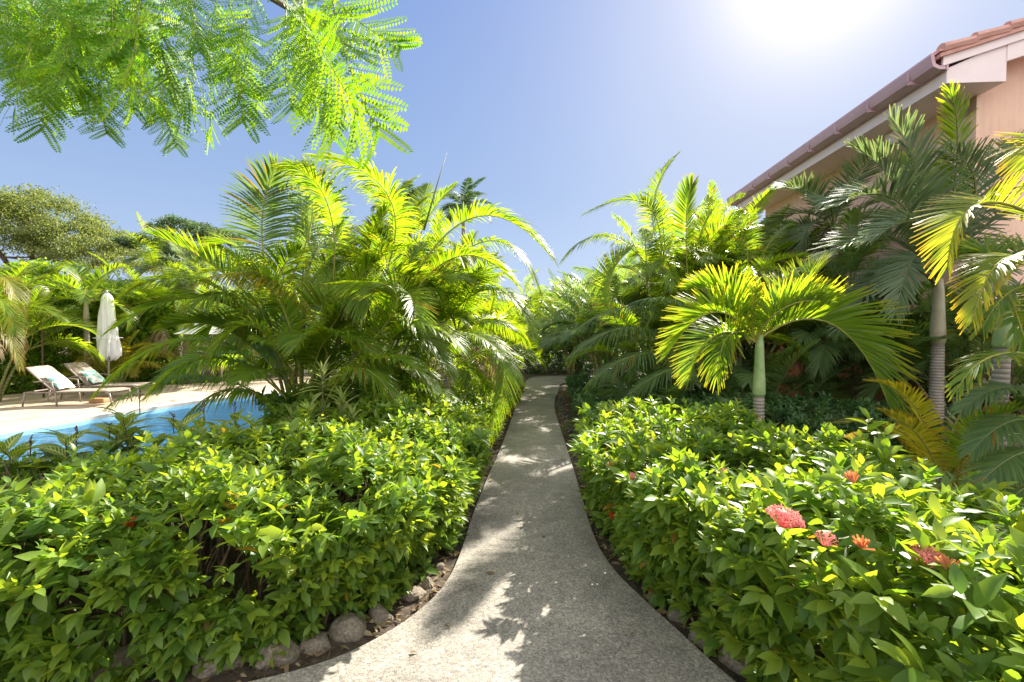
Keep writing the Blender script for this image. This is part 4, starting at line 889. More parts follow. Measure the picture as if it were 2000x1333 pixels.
strap_plant('variegated_dracaena', 'cream-edged dracaena left of the tall one, just above the hedge', (A_(600, 900, 4.4)[0], 4.4, 0), [(0, 0, .92), (-.16, .05, .85), (.15, .05, .9)], 402, 'dracaena', group='cream-edged dracaenas')
strap_plant('variegated_dracaena', 'cream-edged dracaena right of the tall one, just above the hedge', (A_(690, 900, 4.7)[0], 4.7, 0), [(0, 0, .85), (.2, .05, .8), (-.15, .1, .82)], 403, 'dracaena', group='cream-edged dracaenas')
strap_plant('bromeliad', 'brown spiky bromeliad above the shrubs left of the path', (A_(840, 745, 6.9)[0], 6.9, 0), [(0, 0, 1.0)], 404, 'bromeliad', L=.42, w=.09, nl=40, stem=True)
strap_plant('broad_leaf_plant', 'dark broad-leaved plant beside the grey palm trunk', (A_(1790, 760, 7.0)[0], 7.0, 0), [(0, 0, 1.0), (.4, .1, 1.2), (.9, 0, 1.1)], 405, 'ixora_deep', L=.6, w=.38, nl=14)
strap_plant('broad_leaf_plant', 'dark broad-leaved plant at the foot of the house, right of the grey trunk', (5.9, 6.0, 0), [(0, 0, .8), (.4, .1, .9), (.8, 0, .7)], 406, 'ixora_deep', L=.6, w=.38, nl=14)
# more low shrubs left of tall dracaena (green broad mix)
ixora_hedge('mixed_shrubs', 'mixed yellow-green shrubs under the big palm clump, beside the pool', [(-2.4, 4.6), (-1.4, 4.9), (-1.2, 6.4), (-1.7, 7.4), (-2.6, 6.6), (-2.9, 5.3)], .98, 110, dens=170, ln=.10, amp=.16, nb=20, lm='ixora')

# ------------------------------------------------------------------ trees
def tree(name, label, base, h, blobs, seed, lm, n=5200, ln=.26, tr=.25, group=None):
    rng = np.random.default_rng(seed); base = np.asarray(base, float); t = thing(name, label, 'tree', base, group)
    mb = MB(); fork = np.array((0, 0, h * .42)); mb.tube([(0, 0, -.1), (tr * .3, 0, h * .2), fork], [tr * 1.25, tr, tr * .8], 9)
    P = []; D = []
    for (x, y, z, rx, rz) in blobs:
        c = np.array((x, y, z)); mb.tube([fork - np.array((0, 0, .2)), (fork + c) / 2 + np.array((0, 0, -.3)), c], [tr * .6, tr * .35, tr * .12], 6)
        for _ in range(6):
            e = c + rng.normal(0, 1, 3) * np.array((rx, rx, rz)) * .45; mb.tube([c - (c - fork) * .2, e], [tr * .14, tr * .04], 4, False)
        k = int(n * rx * rx / sum(b[3]**2 for b in blobs)); nc = max(10, k // 150)
        cc = nrm(rng.normal(0, 1, (nc, 3))) * (rng.uniform(.45, 1, (nc, 1))**.5); cc[:, 2] = np.abs(cc[:, 2]) * 1.0 - .25
        cc = c + cc * np.array((rx, rx, rz)); i = rng.integers(0, nc, k)
        sp = rx * .115
        pp = cc[i] + rng.normal(0, 1, (k, 3)) * np.array((sp, sp, sp * .45)); P.append(pp); D.append(nrm(rng.normal(0, 1, (k, 3)) + np.array((0, 0, .1))))
    mb.build('trunk', M['bark'], t, True)
    P = np.concatenate(P); D = np.concatenate(D); k = len(P); rs = rng.uniform(0, 1, k)
    link('crown', leaves_mesh('crown', P, D, rng.uniform(.6, 1.2, k) * ln, rng, rs, rs, seg=3, w=.55, roll=1.2), M[lm], t)
p = A_(60, 400, 28)
tree('spreading_tree', 'broad olive-green spreading tree on the left skyline', (p[0], 28, 0), 9.5, [(-3.5, 0, 8.6, 3.6, 2.2), (0, 0, 8.4, 3.4, 2.4), (2.4, .5, 7.0, 2.8, 2.0), (4.4, 0, 5.9, 2.6, 1.7), (-1, -1, 6.4, 3.4, 2)], 501, 'tree_leaf', n=60000, ln=.15, tr=.35)
p = A_(360, 440, 26)
tree('open_crowned_tree', 'smaller dark green tree on the skyline between the olive tree and the big palms', (p[0], 26, 0), 7.6, [(0, 0, 7.2, 1.6, .8), (-2.0, 0, 6.4, 1.5, .7), (1.8, 0, 6.8, 1.5, .7), (0, .5, 5.6, 2, 1)], 502, 'tree_leaf_dark', n=20000, ln=.14, tr=.18)
tree('round_tree', 'low round tree behind the clipped hedge at the left edge', (-22, 22, 0), 4, [(0, 0, 3.4, 2.8, 1.6), (3, 0, 3.0, 2.6, 1.4)], 503, 'ficus', n=9000, ln=.26)
tree('round_tree', 'low leafy tree behind the far side of the pool', (-8.5, 26, 0), 4, [(0, 0, 3.8, 3.0, 1.6), (3.5, 0, 3.4, 2.6, 1.4), (-3.5, 0, 3.4, 2.6, 1.4)], 504, 'ficus', n=11000, ln=.28)
tree('round_tree', 'leafy tree far beyond the end of the path', (6, 32, 0), 4, [(0, 0, 3.6, 3.4, 1.5), (-4, 0, 3.0, 3, 1.3), (4, 0, 4.0, 3, 1.5)], 505, 'ficus', n=9000, ln=.32)

# ------------------------------------------------------------------ overhead poinciana branch
def bipinnate(rng, L=.44, npair=15, pl_=.125, nl=14):
    V = []; F = []; A = []; mi = []
    t = np.linspace(.14, 1, npair)
    def rach(u): return np.stack([L * u, 0.02 * np.sin(u * 3), -.16 * L * u**2], -1)
    c = rach(t)
    def strip(pts, r, m):
        nonlocal V, F, A, mi
        o = sum(len(v) for v in V); T = nrm(np.gradient(pts, axis=0)); S_ = nrm(np.cross(T, (0, 0, 1.))); N = np.cross(S_, T)
        k = len(pts); rr = (r * np.linspace(1, .35, k))[:, None]
        V.append(np.stack([pts + S_ * rr, pts + N * rr, pts - S_ * rr, pts - N * rr], 1).reshape(-1, 3)); A.append(np.full((k * 4, 3), .5))
        F.append(np.array([[o + i * 4 + j, o + i * 4 + (j + 1) % 4, o + (i + 1) * 4 + (j + 1) % 4, o + (i + 1) * 4 + j] for i in range(k - 1) for j in range(4)])); mi.append(np.full((k - 1) * 4, m))
    strip(rach(np.linspace(0, 1, 10)), .0016, 1)
    for i in range(npair):
        for s in (-1, 1):
            f = (t[i] - .14) / .86; ln = pl_ * np.interp(f, [0, .3, .8, 1], [.7, 1, .85, .6]) * rng.uniform(.9, 1.1); a = R(62 - 30 * f + rng.normal(0, 7)); dz = rng.normal(-.12, .28)
            d = nrm(np.array((math.cos(a), s * math.sin(a), dz)))
            u = np.linspace(0, 1, nl)[:, None]; pts = c[i] + d * ln * u + np.array((.0, 0, -.22 * ln)) * u**2 + np.array((.18 * ln, 0, 0)) * u**2
            strip(pts[::4], .0006, 1)
            T = nrm(np.gradient(pts, axis=0)); up = nrm(np.array((0, 0, 1.)) + rng.normal(0, .25, 3)); S_ = nrm(np.cross(T, up))
            ll = (.0158 * np.interp(u[:, 0], [0, .15, .8, 1], [.7, 1, .9, .5]))[:, None]; ww = .0082
            for q in (-1, 1):
                e = nrm(S_ * q + T * .45 + up * rng.normal(.1, .12)); o = sum(len(v) for v in V)
                V.append(np.stack([pts, pts + e * ll * .5 + T * ww * .5, pts + e * ll, pts + e * ll * .5 - T * ww * .5], 1).reshape(-1, 3))
                rd = rng.uniform(); at_ = np.zeros((nl * 4, 3)); at_[:, 0] = np.clip(rd * .5 + np.repeat(rng.uniform(0, .5, nl), 4), 0, 1); at_[:, 1] = .5; A.append(at_)
                F.append((o + np.arange(nl * 4)).reshape(-1, 4)); mi.append(np.zeros(nl, int))
    return np_mesh('leaf', np.concatenate(V), np.concatenate(F), np.concatenate(A), np.concatenate(mi))
rngp = np.random.default_rng(77)
PT_ = thing('poinciana_tree', 'feathery-leaved flame tree whose bright branch hangs over the top left of the view', 'tree', (-3.4, -1.2, 0))
tb = np.array((-3.4, -1.2, 0.))
mb = MB(); mb.tube([(0, 0, -.05), (.05, .1, 1.2), (.15, .2, 2.3)], [.17, .14, .12], 12); mb.build('trunk', M['bark'], PT_, True)
def limb(pts, r):
    mb = MB(); mb.tube([np.array(p) - tb for p in pts], r, 8); return mb.build('limb', M['bark'], PT_, True)
limb([tb + (.15, .2, 2.25), (-2.8, 0.0, 2.9), (-1.9, 1.0, 3.15), (-1.2, 1.7, 3.1), (-.75, 2.2, 3.02)], [.11, .07, .035, .018, .008])
limb([(-1.9, 1.0, 3.15), (-1.9, 1.6, 3.1), (-1.7, 2.2, 3.0)], [.03, .018, .006])
limb([(-2.8, 0., 2.9), (-2.5, 1.2, 3.0), (-2.2, 1.9, 2.95)], [.05, .02, .006])
variants = [bipinnate(rngp, L=rngp.uniform(.40, .48)) for _ in range(5)]
for v_ in variants: v_.materials.append(M['poinciana']); v_.materials.append(M['rachis'])
def put_leaf(b, e, k, roll=0., sc=None):
    b = np.asarray(b); e = np.asarray(e); L = np.linalg.norm(e - b); s = (L / .44) if sc is None else sc
    o = bpy.data.objects.new('leaf', variants[k % 5]); COL.objects.link(o); o.parent = PT_
    x = Vector(e - b).normalized(); tocam = (Vector((0, 0, CAMH)) - Vector(b)).normalized()
    z = (-tocam - x * (-tocam).dot(x)).normalized(); y = z.cross(x)
    m = Matrix((x, y, z)).transposed(); m = m @ Matrix.Rotation(roll, 3, 'X')
    o.rotation_euler = m.to_euler(); o.scale = (s, s, s); o.location = tuple(b - tb)
leaves_ = [  # base px, tip px, depth base, depth tip
 (640, -40, 765, 275, 1.75, 1.55, .2), (610, -60, 800, 130, 1.9, 1.8, -.3), (570, -20, 690, 270, 1.9, 1.8, .5), (560, 0, 590, 235, 1.8, 1.7, .3),
 (480, 20, 485, 262, 1.7, 1.6, .1), (440, -20, 530, 200, 1.9, 1.9, .7), (400, 30, 470, 210, 2.0, 1.9, -.5), (310, 130, 352, 296, 1.8, 1.75, .1),
 (205, 110, 212, 280, 1.6, 1.5, .0), (250, 60, 290, 240, 1.9, 1.8, .5), (120, 30, 105, 262, 1.6, 1.5, .3), (70, -10, 60, 215, 1.7, 1.6, -.4), (20, -30, 30, 150, 1.5, 1.5, .2),
 (160, -50, 170, 190, 1.4, 1.3, .8), (330, -60, 300, 170, 1.5, 1.45, -.7), (520, -80, 480, 140, 1.5, 1.5, .6), (380, -80, 400, 120, 1.4, 1.4, .2), (240, -80, 220, 130, 1.4, 1.35, -.2)]
for i, (x0, y0, x1, y1, d0, d1, rl) in enumerate(leaves_): put_leaf(A_(x0, y0, d0), A_(x1, y1, d1), i, rl)
for i in range(34):
    x0 = rngp.uniform(-100, 620); y0 = rngp.uniform(-170, 60); d = rngp.uniform(1.25, 2.3); lp = rngp.uniform(150, 235) * (1.7 / d) * 1.2
    an = R(rngp.normal(80, 28)); x1 = x0 + math.cos(an) * lp; y1 = y0 + math.sin(an) * lp
    y1 = min(y1, 240)
    put_leaf(A_(x0, y0, d), A_(x1, y1, d * rngp.uniform(.85, 1.05)), i, rngp.normal(0, .8))

# ------------------------------------------------------------------ house
YA = 3.9; ca, sa = math.cos(R(YA)), math.sin(R(YA))
hx, hy = 5.92, 6.5
H = thing('house', 'peach stucco house with a shallow clay tile roof and mauve gutter behind the right-hand palms', 'house', (hx, hy, 0), rz=-R(YA))
# local frame: +y runs away parallel to the path, +x away from the path
ze = A_(1815, 105, 6.5)[2]; slope = math.tan(R(17)); LH = 6.4; OV = .82; GO = .55
zb = ze - .42
wb = MB(); wb.box((OV + 4.5, GO + LH / 2 - .2, zb / 2 + .64), (9, LH, zb - 1.2)); w_ = wb.build('wall', M['wall'], H)
wl = MB(); wl.box((OV + 4.5, GO + LH / 2 - .2, .65), (9.06, LH + .06, 1.30)); wl.build('lower_wall', M['wall_low'], H)
gb = MB(); gx = [OV, OV + 4.5, OV + 9]; zt = [zb + .02 + 0, ze - .16 + slope * (OV + 4.5), zb]
gb.extrude([(OV, GO + .001 - .2, zb - .25), (OV + 9, GO + .001 - .2, zb - .25), (OV + 9, GO - .2 + .001, ze + slope * OV - .2), (OV + 4.5, GO - .2 + .001, ze + slope * (OV + 4.5) - .2), (OV, GO - .2 + .001, ze + slope * OV - .2)], (0, .2, 0)); gb.build('gable_wall', M['wall'], H)
# eave box (soffit + end cap)
eb = MB(); eb.extrude([(.10, -.02, ze - .22), (.10, -.02, ze - .42), (OV + .05, -.02, ze - .42), (OV + .05, -.02, ze + slope * OV - .14)], (0, LH + .6, 0)); eb.build('soffit', M['trim'], H)
rk = MB(); rk.extrude([(OV + .05, -.03, ze + slope * OV - .40), (OV + .05, -.03, ze + slope * OV - .10), (OV + 4.5, -.03, ze + slope * (OV + 4.5) - .10), (OV + 4.5, -.03, ze + slope * (OV + 4.5) - .40)], (0, .06, 0))
rk.extrude([(OV + .05, .03, ze + slope * OV - .22), (OV + .05, .03, ze + slope * OV - .12), (OV + 4.5, .03, ze + slope * (OV + 4.5) - .12), (OV + 4.5, .03, ze + slope * (OV + 4.5) - .22)], (0, GO - .2, 0))
rk.extrude([(.02, -.06, ze - .20), (.02, -.06, ze - .06), (OV + 4.5, -.06, ze + slope * (OV + 4.5) - .04), (OV + 4.5, -.06, ze + slope * (OV + 4.5) - .16)], (0, .035, 0)); rk.build('rake_board', M['trim'], H)
gt = MB()
prof = [(-.12, ze - .14), (-.10, ze - .20), (-.02, ze - .24), (.06, ze - .24), (.06, ze - .20), (-.02, ze - .19), (-.07, ze - .16), (-.09, ze - .04), (-.13, ze - .02), (-.14, ze - .05)]
gt.extrude([(x, -.05, z) for x, z in prof], (0, LH + .7, 0)); gt.box((.085, LH / 2 + .3, ze - .16), (.03, LH + .7, .18)); gt.build('gutter', M['gutter'], H)
for k in range(8):
    gk = MB(); gk.box((-.03, .35 + k * .85, ze - .225), (.20, .035, .05)); gk.box((-.135, .35 + k * .85, ze - .12), (.012, .035, .16)); gk.build('gutter_bracket', M['gutter'], H)
# tiled roof: rows of barrel tiles as real half-round courses
rf = MB(); rows = 13; cols = int((LH + .8) / .22); run = (OV + 4.5 + .1) / rows
V = []; F = []
for c in range(cols):
    y0 = -.12 + c * .22
    for r_ in range(rows):
        x0 = -.06 + r_ * run; x1 = x0 + run + .05
        for q, (x, lift) in enumerate(((x0, .045), (x1, .012))):
            for j in range(7):
                th = math.pi * j / 6
                V.append((x, y0 + .11 - math.cos(th) * .105, ze - .06 + slope * x + lift + math.sin(th) * .055))
        o = len(V) - 14
        for j in range(6): F.append((o + j, o + j + 1, o + 7 + j + 1, o + 7 + j))
        F.append((o + 6, o + 5, o + 4, o + 3, o + 2, o + 1, o))
rf.add(V, F)
rf.extrude([(-.05, -.10, ze - .10), (-.05, -.10, ze - .05), (OV + 4.5, -.10, ze + slope * (OV + 4.5) - .05), (OV + 4.5, -.10, ze + slope * (OV + 4.5) - .10)], (0, LH + .7, 0))
rf.extrude([(OV + 4.5, -.10, ze + slope * (OV + 4.5) - .10), (OV + 4.5, -.10, ze + slope * (OV + 4.5) - .05), (2 * OV + 9, -.10, ze - .05), (2 * OV + 9, -.10, ze - .10)], (0, LH + .7, 0))
# rake cap tiles stepping up the gable edge
for r_ in range(rows):
    x0 = -.02 + r_ * run; n_ = 6
    V = []
    for (x, k_) in ((x0, 1.0), (x0 + run + .04, .82)):
        for j in range(8):
            th = 2 * math.pi * j / 8; V.append((x, -.06 + math.cos(th) * .085 * k_, ze - .0 + slope * x + math.sin(th) * .075 * k_ + (.03 if k_ == 1.0 else 0)))
    rf.add(V, [(j, (j + 1) % 8, 8 + (j + 1) % 8, 8 + j) for j in range(8)] + [tuple(range(8))])
rf.build('roof', M['roof_tile'], H)
bmn = MB(); bmn.box((OV + .1, 1.55, zb - .16), (.9, .22, .24)); bmn.build('roof_beam', M['trim'], H)
def window(y, z0_, z1, wd, nm='window'):
    f = MB(); x = OV - .03; 
    for yy in (y - wd / 2, y + wd / 2): f.box((x, yy, (z0_ + z1) / 2), (.10, .07, z1 - z0_ + .07))
    for zz in (z0_, z1): f.box((x, y, zz), (.10, wd - .07, .07))
    f.box((x + .01, y, (z0_ + z1) / 2), (.06, .05, z1 - z0_ - .07)); o = f.build(nm, M['frame_dark'], H)
    g_ = MB(); g_.box((x + .012, y, (z0_ + z1) / 2), (.02, wd - .08, z1 - z0_ - .08)); g_.build('pane', M['glass'], o)
    s_ = MB(); s_.box((x - .05, y, z0_ - .08), (.2, wd + .2, .08)); s_.build('sill', M['trim'], o)
window(4.6, 1.42, 2.5, 1.1); window(2.1, 1.42, 2.6, .9); None
# gable-end window
f = MB(); yy = GO - .4 - .0
# pool house far left behind palms
PH = thing('pool_house', 'small cream pool house glimpsed through the big palm clump', 'house', (-10.6, 19.2, 0), rz=R(12))
m1 = MB(); m1.box((0, 0, 1.15), (3.0, .9, 2.3)); m1.build('wall', M['cream'], PH)
m1 = MB(); m1.extrude([(-1.8, -.8, 2.3), (1.8, -.8, 2.3), (1.2, 0, 2.9), (-1.2, 0, 2.9)], (0, .02, 0)) if False else None
m1 = MB(); m1.add([(-1.8, -.8, 2.31), (1.8, -.8, 2.31), (1.8, .8, 2.31), (-1.8, .8, 2.31), (-1.1, 0, 2.95), (1.1, 0, 2.95)], [(0, 1, 5, 4), (2, 3, 4, 5), (1, 2, 5), (3, 0, 4), (0, 3, 2, 1)]); m1.build('roof', M['roof_tile'], PH)
m1 = MB(); m1.box((-.5, -.47, 1.0), (.8, .06, 2.0)); m1.build('door', M['frame_dark'], PH)

# ------------------------------------------------------------------ loungers, cushions, umbrella
def tubeobj(name, pts, r, m, parent, k=8):
    mb = MB(); mb.tube(pts, r, k); return mb.build(name, m, parent, True)
def lounger(label, loc, rz):
    t = thing('sun_lounger', label, 'sun lounger', loc, 'sun loungers on the pool deck', rz); t.scale = (.92, .92, .92)
    # local: x from head (0) to foot (1.95), y across
    wd = .31; bx = (.68, .33); bt = (.06, .92)
    for s in (-1, 1):
        y = s * wd
        tubeobj('side_rail', [(.02, y, .33), (.5, y, .33), (1.82, y, .35), (1.95, y, .33)], .018, M['taupe'], t)
        tubeobj('back_rail', [(bx[0], y, bx[1] + .02), (bt[0] + .08, y, bt[1] - .06), (bt[0], y * .9, bt[1])], .016, M['taupe'], t)
        tubeobj('armrest', [(.28, y * 1.12, .58), (.42, y * 1.14, .60), (.68, y * 1.14, .57), (.72, y * 1.1, .34)], .017, M['taupe'], t)
        tubeobj('leg', [(.05, y, .33), (.0, y * 1.05, .0)], [.024, .019], M['taupe'], t)
        tubeobj('leg', [(.72, y, .34), (.76, y * 1.05, .0)], [.024, .019], M['taupe'], t)
        tubeobj('leg', [(1.80, y, .35), (1.93, y, .30), (1.99, y * 1.03, .0)], [.020, .022, .018], M['taupe'], t)
    tubeobj('cross_bar', [(bt[0], -wd * .9, bt[1]), (bt[0], wd * .9, bt[1])], .016, M['taupe'], t)
    tubeobj('cross_bar', [(1.95, -wd, .33), (1.95, wd, .33)], .018, M['taupe'], t)
    tubeobj('cross_bar', [(.02, -wd, .33), (.02, wd, .33)], .016, M['taupe'], t)
    def sheet(name, prof_, w2):
        mb = MB(); n = len(prof_); th = .006; v = []
        for dz in (0, -th):
            for (x, z) in prof_:
                for yy in (-w2, -w2 * .33, w2 * .33, w2): v.append((x, yy, z + dz - .008 * (1 - (abs(yy) / w2)**2)))
        f = []
        for k in (0, 1):
            for i in range(n - 1):
                for j in range(3):
                    a = k * n * 4 + i * 4 + j; q = (a, a + 1, a + 5, a + 4); f.append(q if k else q[::-1])
        mb.add(v, f); mb.build(name, M['sling'], t, True)
    sheet('seat', [(.66, .352), (1.0, .345), (1.4, .35), (1.8, .368), (1.94, .35)], wd - .01)
    sheet('backrest', [(bx[0] - .01, bx[1] + .045), (.48, .56), (.27, .76), (bt[0] + .08, bt[1] - .03), (bt[0] + .01, bt[1] + .005)], wd - .01)
    return t
def cushion(label, loc, rot, sx=.44, sy=.40, th=.12):
    V = []; F = []; n = 12
    for s in (1, -1):
        for i in range(n + 1):
            for j in range(n + 1):
                u, v = i / n * 2 - 1, j / n * 2 - 1; e = (1 - u**4) * (1 - v**4); pin = 1 - .07 * (1 - abs(u)) * abs(v)**3 - .07 * (1 - abs(v)) * abs(u)**3
                V.append((u * sx / 2 * pin, v * sy / 2 * pin, s * (th / 2 * max(e, 0)**.6 + .004)))
    for k in (0, 1):
        for i in range(n):
            for j in range(n):
                a = k * (n + 1)**2 + i * (n + 1) + j; q = (a, a + 1, a + n + 2, a + n + 1); F.append(q if k else q[::-1])
    mb = MB(); mb.add(V, F); o = mb.build('cushion', M['mint'], None, True); o.location = loc; o.rotation_euler = rot
    return tag(o, label, 'cushion', 'mint cushions on the loungers')
def lpt(x, y, z, loc, rz):
    x *= .92; y *= .92; z *= .92
    return (loc[0] + x * math.cos(rz) - y * math.sin(rz), loc[1] + x * math.sin(rz) + y * math.cos(rz), loc[2] + z)
g1 = gr(42, 796); l1 = (float(g1[0]), float(g1[1]) + .30, .012); r1 = R(4)
g2 = gr(110, 783); l2 = (float(g2[0]) - .05, float(g2[1]) + .45, .012); r2 = R(2)
lounger('taupe sling sun lounger nearer the pool edge, at the left', l1, r1)
lounger('taupe sling sun lounger behind, nearer the closed umbrella', l2, r2)
tl = math.atan2(.59, .62)
cushion('mint leaf-patterned cushion leaning on the lounger nearer the pool', lpt(.58, -.02, .56, l1, r1), (0, tl, r1))
cushion('mint leaf-patterned cushion leaning on the lounger nearer the umbrella', lpt(.58, -.02, .56, l2, r2), (0, tl, r2))
ub = A_(213, 757, 12.3); UB = thing('closed_umbrella', 'tall closed white patio umbrella beside the loungers', 'umbrella', (ub[0], 12.3, .012))
zt_ = A_(213, 572, 12.3)[2]
tubeobj('pole', [(0, 0, .05), (0, 0, zt_ - .02)], .024, M['pole'], UB, 10)
mb = MB(); mb.tube([(0, 0, 0), (0, 0, .05), (0, 0, .07), (0, 0, .22)], [.25, .24, .06, .035], 20); mb.build('base', M['taupe'], UB, True)
V = []; F = []; lv = 24; sg_ = 72; z_lo, z_hi = .90, zt_
for i in range(lv + 1):
    f = i / lv; z = z_hi - (z_hi - z_lo) * f
    rad = np.interp(f, [0, .03, .10, .35, .7, .93, 1], [.01, .07, .12, .155, .19, .20, .18])
    for j in range(sg_):
        th = 2 * math.pi * j / sg_; pl2 = 1 + (.26 * f + .06) * math.cos(8 * th + .9 * math.sin(3 * f * 3)) + .09 * math.sin(3 * th + 6 * f) + .05 * math.sin(13 * th - 9 * f)
        V.append((math.cos(th) * rad * pl2, math.sin(th) * rad * pl2, z + (.07 * math.cos(8 * th) if i == lv else 0)))
for i in range(lv):
    for j in range(sg_): F.append((i * sg_ + j, i * sg_ + (j + 1) % sg_, (i + 1) * sg_ + (j + 1) % sg_, (i + 1) * sg_ + j))
mb = MB(); mb.add(V, F); cn = mb.build('canopy', M['canvas'], UB, True); sm = cn.modifiers.new('s', 'SOLIDIFY'); sm.thickness = .004
mb = MB(); mb.tube([(0, 0, z_hi - .02), (0, 0, z_hi + .03), (0, 0, z_hi + .06)], [.03, .03, .008], 10); mb.build('finial', M['pole'], UB, True)
tb_ = MB(); th_ = .31; tb_.tube([(math.cos(a) * .30, math.sin(a) * .30, 1.45) for a in np.linspace(0, 6.28, 20)], .012, 5, False); tb_.build('tie_strap', M['canvas'], UB, True)
# open umbrella glimpsed behind the palm
up = A_(432, 660, 14.2)
U2 = thing('open_umbrella', 'open pale umbrella glimpsed through the left fronds of the big palm', 'umbrella', (up[0], 14.2, .012))
tubeobj('pole', [(0, 0, 0), (0, 0, 2.0)], .022, M['pole'], U2)
V = [(0, 0, 2.05)]; F = []
for j in range(8):
    a = j * math.pi / 4; V.append((math.cos(a) * 1.2, math.sin(a) * 1.2, 1.55))
for j in range(8): F.append((0, 1 + j, 1 + (j + 1) % 8))
mb = MB(); mb.add(V, F); cn = mb.build('canopy', M['canvas'], U2); sm = cn.modifiers.new('s', 'SOLIDIFY'); sm.thickness = .01
gp = gr(187, 789); mb = MB(); mb.box((0, 0, .05), (.34, .2, .10)); o = mb.build('footstool', M['wood'], bevel=.02); o.location = (gp[0], gp[1] + .1, .013); tag(o, 'small brown wooden block on the deck under the near lounger', 'block')
gl_ = A_(80, 570, 11.3); GL = thing('garden_globe_lamp', 'round cream globe lamp standing in front of the clipped hedge', 'lamp', (gl_[0], 11.3, .012))
tubeobj('post', [(0, 0, 0), (0, 0, gl_[2] - .12)], .02, M['frame_dark'], GL)
bm = bmesh.new(); bmesh.ops.create_uvsphere(bm, u_segments=20, v_segments=12, radius=.15, matrix=Matrix.Translation((0, 0, gl_[2]))); me = bpy.data.meshes.new('globe'); bm.to_mesh(me); bm.free(); link('globe', me, M['globe'], GL, True)

# ------------------------------------------------------------------ rocks and river stones
def rock_mesh(seed, rough=.22, sub=3):
    rng = np.random.default_rng(seed); bm = bmesh.new(); bmesh.ops.create_icosphere(bm, subdivisions=sub, radius=1)
    d = nrm(rng.normal(0, 1, (9, 3))); o = rng.uniform(.55, .9, 9); ph = rng.uniform(0, 6, 3)
    for v in bm.verts:
        p = np.array(v.co); s = 1.0
        for k in range(9):
            q = p @ d[k]
            if q * s > o[k]: s = min(s, o[k] / q + .04)
        s *= 1 + rough * .25 * math.sin(5 * p[0] + ph[0]) * math.sin(6 * p[1] + ph[1]) + rng.normal(0, .012)
        v.co = Vector(p * s)
    me = bpy.data.meshes.new('rock'); bm.to_mesh(me); bm.free(); return me
rm_ = [rock_mesh(600 + i) for i in range(5)]
for m_ in rm_: m_.materials.append(M['stone'])
rocks = [(755, 1215, .12, 'pale upright rock at the hedge foot where the path starts to flare'), (812, 1172, .11, 'small rock between the pale upright rock and the hedge leaves'), (690, 1245, .15, 'broad brown rock at the left hedge foot'),
         (625, 1275, .12, 'rock left of the broad brown rock'), (545, 1300, .14, 'rounded rock at the lower left edge of the path'), (440, 1308, .17, 'large dark rock under the left hedge, near the bottom edge'), (845, 1148, .08, 'small stone tucked under the left hedge corner'),
         (240, 1320, .15, 'rock half hidden under the left hedge leaves'), (20, 1320, .16, 'rock in the bottom left corner'), (868, 1120, .06, 'smallest stone of the left row, by the path edge'),
         (1270, 1180, .08, 'small rock where the right hedge meets the path'), (1310, 1215, .10, 'rock under the right hedge beside the path'), (1370, 1262, .12, 'mossy rock at the lower right path edge'), (1440, 1310, .15, 'large rock under the right hedge near the bottom edge')]
rngr = np.random.default_rng(9)
for i, (px, py, s, lb) in enumerate(rocks):
    o = bpy.data.objects.new('garden_rock', rm_[i % 5]); COL.objects.link(o); q = gr(px, py)
    off = -.04 if px < 1000 else .04
    o.location = (q[0] + off, q[1] + .04, s * .38); s *= .72; o.location[2] = s * .10; o.scale = (s * rngr.uniform(.9, 1.3), s * rngr.uniform(.7, 1.0), s * rngr.uniform(.6, .95)); o.rotation_euler = (rngr.uniform(-.4, .4), rngr.uniform(-.4, .4), rngr.uniform(0, 6)); tag(o, lb, 'rock', 'rocks edging the path')
rs = [rock_mesh(650 + i, .05, 2) for i in range(3)]
for m_ in rs: m_.materials.append(M['river']); m_.shade_smooth()
def row(edge, side, label, grp, step, y0, y1, wid, cnt=[0]):
    e = [q for q in edge]
    for i in range(len(e) - 1):
        a, b = np.array(e[i]), np.array(e[i + 1]); l = np.linalg.norm(b - a); k = max(1, int(l / step))
        for j in range(k):
            p = a + (b - a) * (j + rngr.uniform(0, .9)) / k
            if not (y0 < p[1] < y1): continue
            for c in range(2):
                s = rngr.uniform(.022, .042); o = bpy.data.objects.new('river_stone', rs[cnt[0] % 3]); cnt[0] += 1; COL.objects.link(o)
                o.location = (p[0] + side * (.07 + c * wid * rngr.uniform(.7, 1.2)), p[1] + rngr.uniform(-.04, .04), s * .45); o.scale = (s, s * rngr.uniform(.7, 1), s * .6); o.rotation_euler = (0, 0, rngr.uniform(0, 6)); tag(o, label, 'stone', grp)
row([gr(x, y)[:2] for x, y in Rp], 1, 'dark river stone in the border strip along the right edge of the path', 'river stones along the right path edge', .13, 4.6, 11.5, .07)
row([gr(x, y)[:2] for x, y in Lp], -1, 'dark river stone in the border strip along the left edge of the path', 'river stones along the left path edge', .2, 5.2, 12, .06)
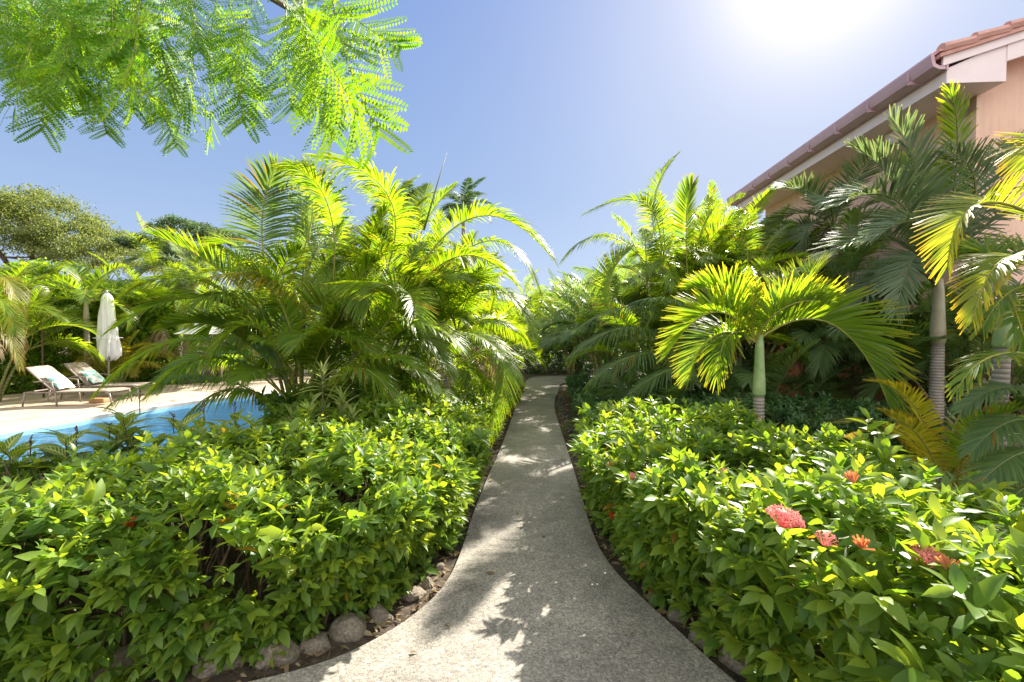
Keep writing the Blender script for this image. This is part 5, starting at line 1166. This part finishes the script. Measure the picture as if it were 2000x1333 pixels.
# fallen leaves on the path
for i, (px, py, lb) in enumerate([(948, 1132, 'small dark dead leaf lying in the middle of the path'), (955, 948, 'pale dead leaf at the left edge of the path'), (1102, 905, 'pale dead leaf at the right edge of the path'), (1050, 840, 'tiny pale leaf on the far path'), (1035, 780, 'pale fallen leaf near the end of the path')]):
    q = gr(px, py); rg = np.random.default_rng(700 + i)
    me = leaves_mesh('fallen_leaf', np.array([[0, 0, 0.]]), np.array([[math.cos(i), math.sin(i), .12]]), np.array([.07]), rg, np.array([.1 if i == 0 else .9]), np.array([.2]), seg=5, w=.4, curl=.1, fold=.5)
    o = link('fallen_leaf', me, M['dead_leaf']); o.location = (q[0], q[1], .042); tag(o, lb, 'leaf', 'fallen leaves on the path')

rf_ = np.random.default_rng(77)
for i, (px, py, lb) in enumerate([(1010, 1010, 'small tan leaf on the middle of the path, beyond the dark one'), (1120, 1120, 'curled tan leaf on the shaded right half of the path'), (880, 1240, 'tan leaf in the sunny patch at the lower left of the path'), (1230, 1255, 'small brown leaf near the lower right path edge'),
        (1075, 1230, 'brown leaf on the near path, right of centre'), (985, 890, 'little brown leaf on the path by the left stones'), (1060, 1060, 'little dry leaf right of the path centre'), (800, 1290, 'brown leaf at the bottom left of the path')]):
    q = gr(px, py); an = rf_.uniform(0, 6.28)
    me = leaves_mesh('fallen_leaf', np.array([[0, 0, 0.]]), np.array([[math.cos(an), math.sin(an), .1]]), np.array([rf_.uniform(.03, .055)]), rf_, np.array([rf_.uniform(0, .7)]), np.array([.2]), seg=5, w=.42, curl=.1, fold=.5)
    o = link('fallen_leaf', me, M['dead_leaf']); o.location = (q[0], q[1], .040); tag(o, lb, 'leaf', 'fallen leaves on the path')
# leaf litter: nobody could count it, one object
rl = np.random.default_rng(900); P_ = []
for edge, sd_ in ((Lp, -1), (Rp, 1)):
    e = [gr(x, y)[:2] for x, y in edge]
    for i in range(len(e) - 1):
        l_ = np.linalg.norm(e[i + 1] - e[i]); k = int(l_ * 75)
        for _ in range(k):
            q = e[i] + (e[i + 1] - e[i]) * rl.uniform(); P_.append((q[0] + sd_ * abs(rl.normal(.05, .16)), q[1] + rl.normal(0, .05), 0.0))
P_ = np.array(P_); n_ = len(P_); P_[:, 2] = .018
D_ = rl.normal(0, 1, (n_, 3)); D_[:, 2] = rl.normal(.05, .15, n_)
me = leaves_mesh('leaf_litter', P_, D_, rl.uniform(.03, .075, n_), rl, rl.uniform(0, 1, n_), rl.uniform(0, .9, n_), seg=4, w=.45, curl=.25, fold=.4, roll=.7)
tag(link('leaf_litter', me, M['dead_leaf']), 'dry brown leaves lying on the soil along both path edges', 'leaf litter', kind='stuff')
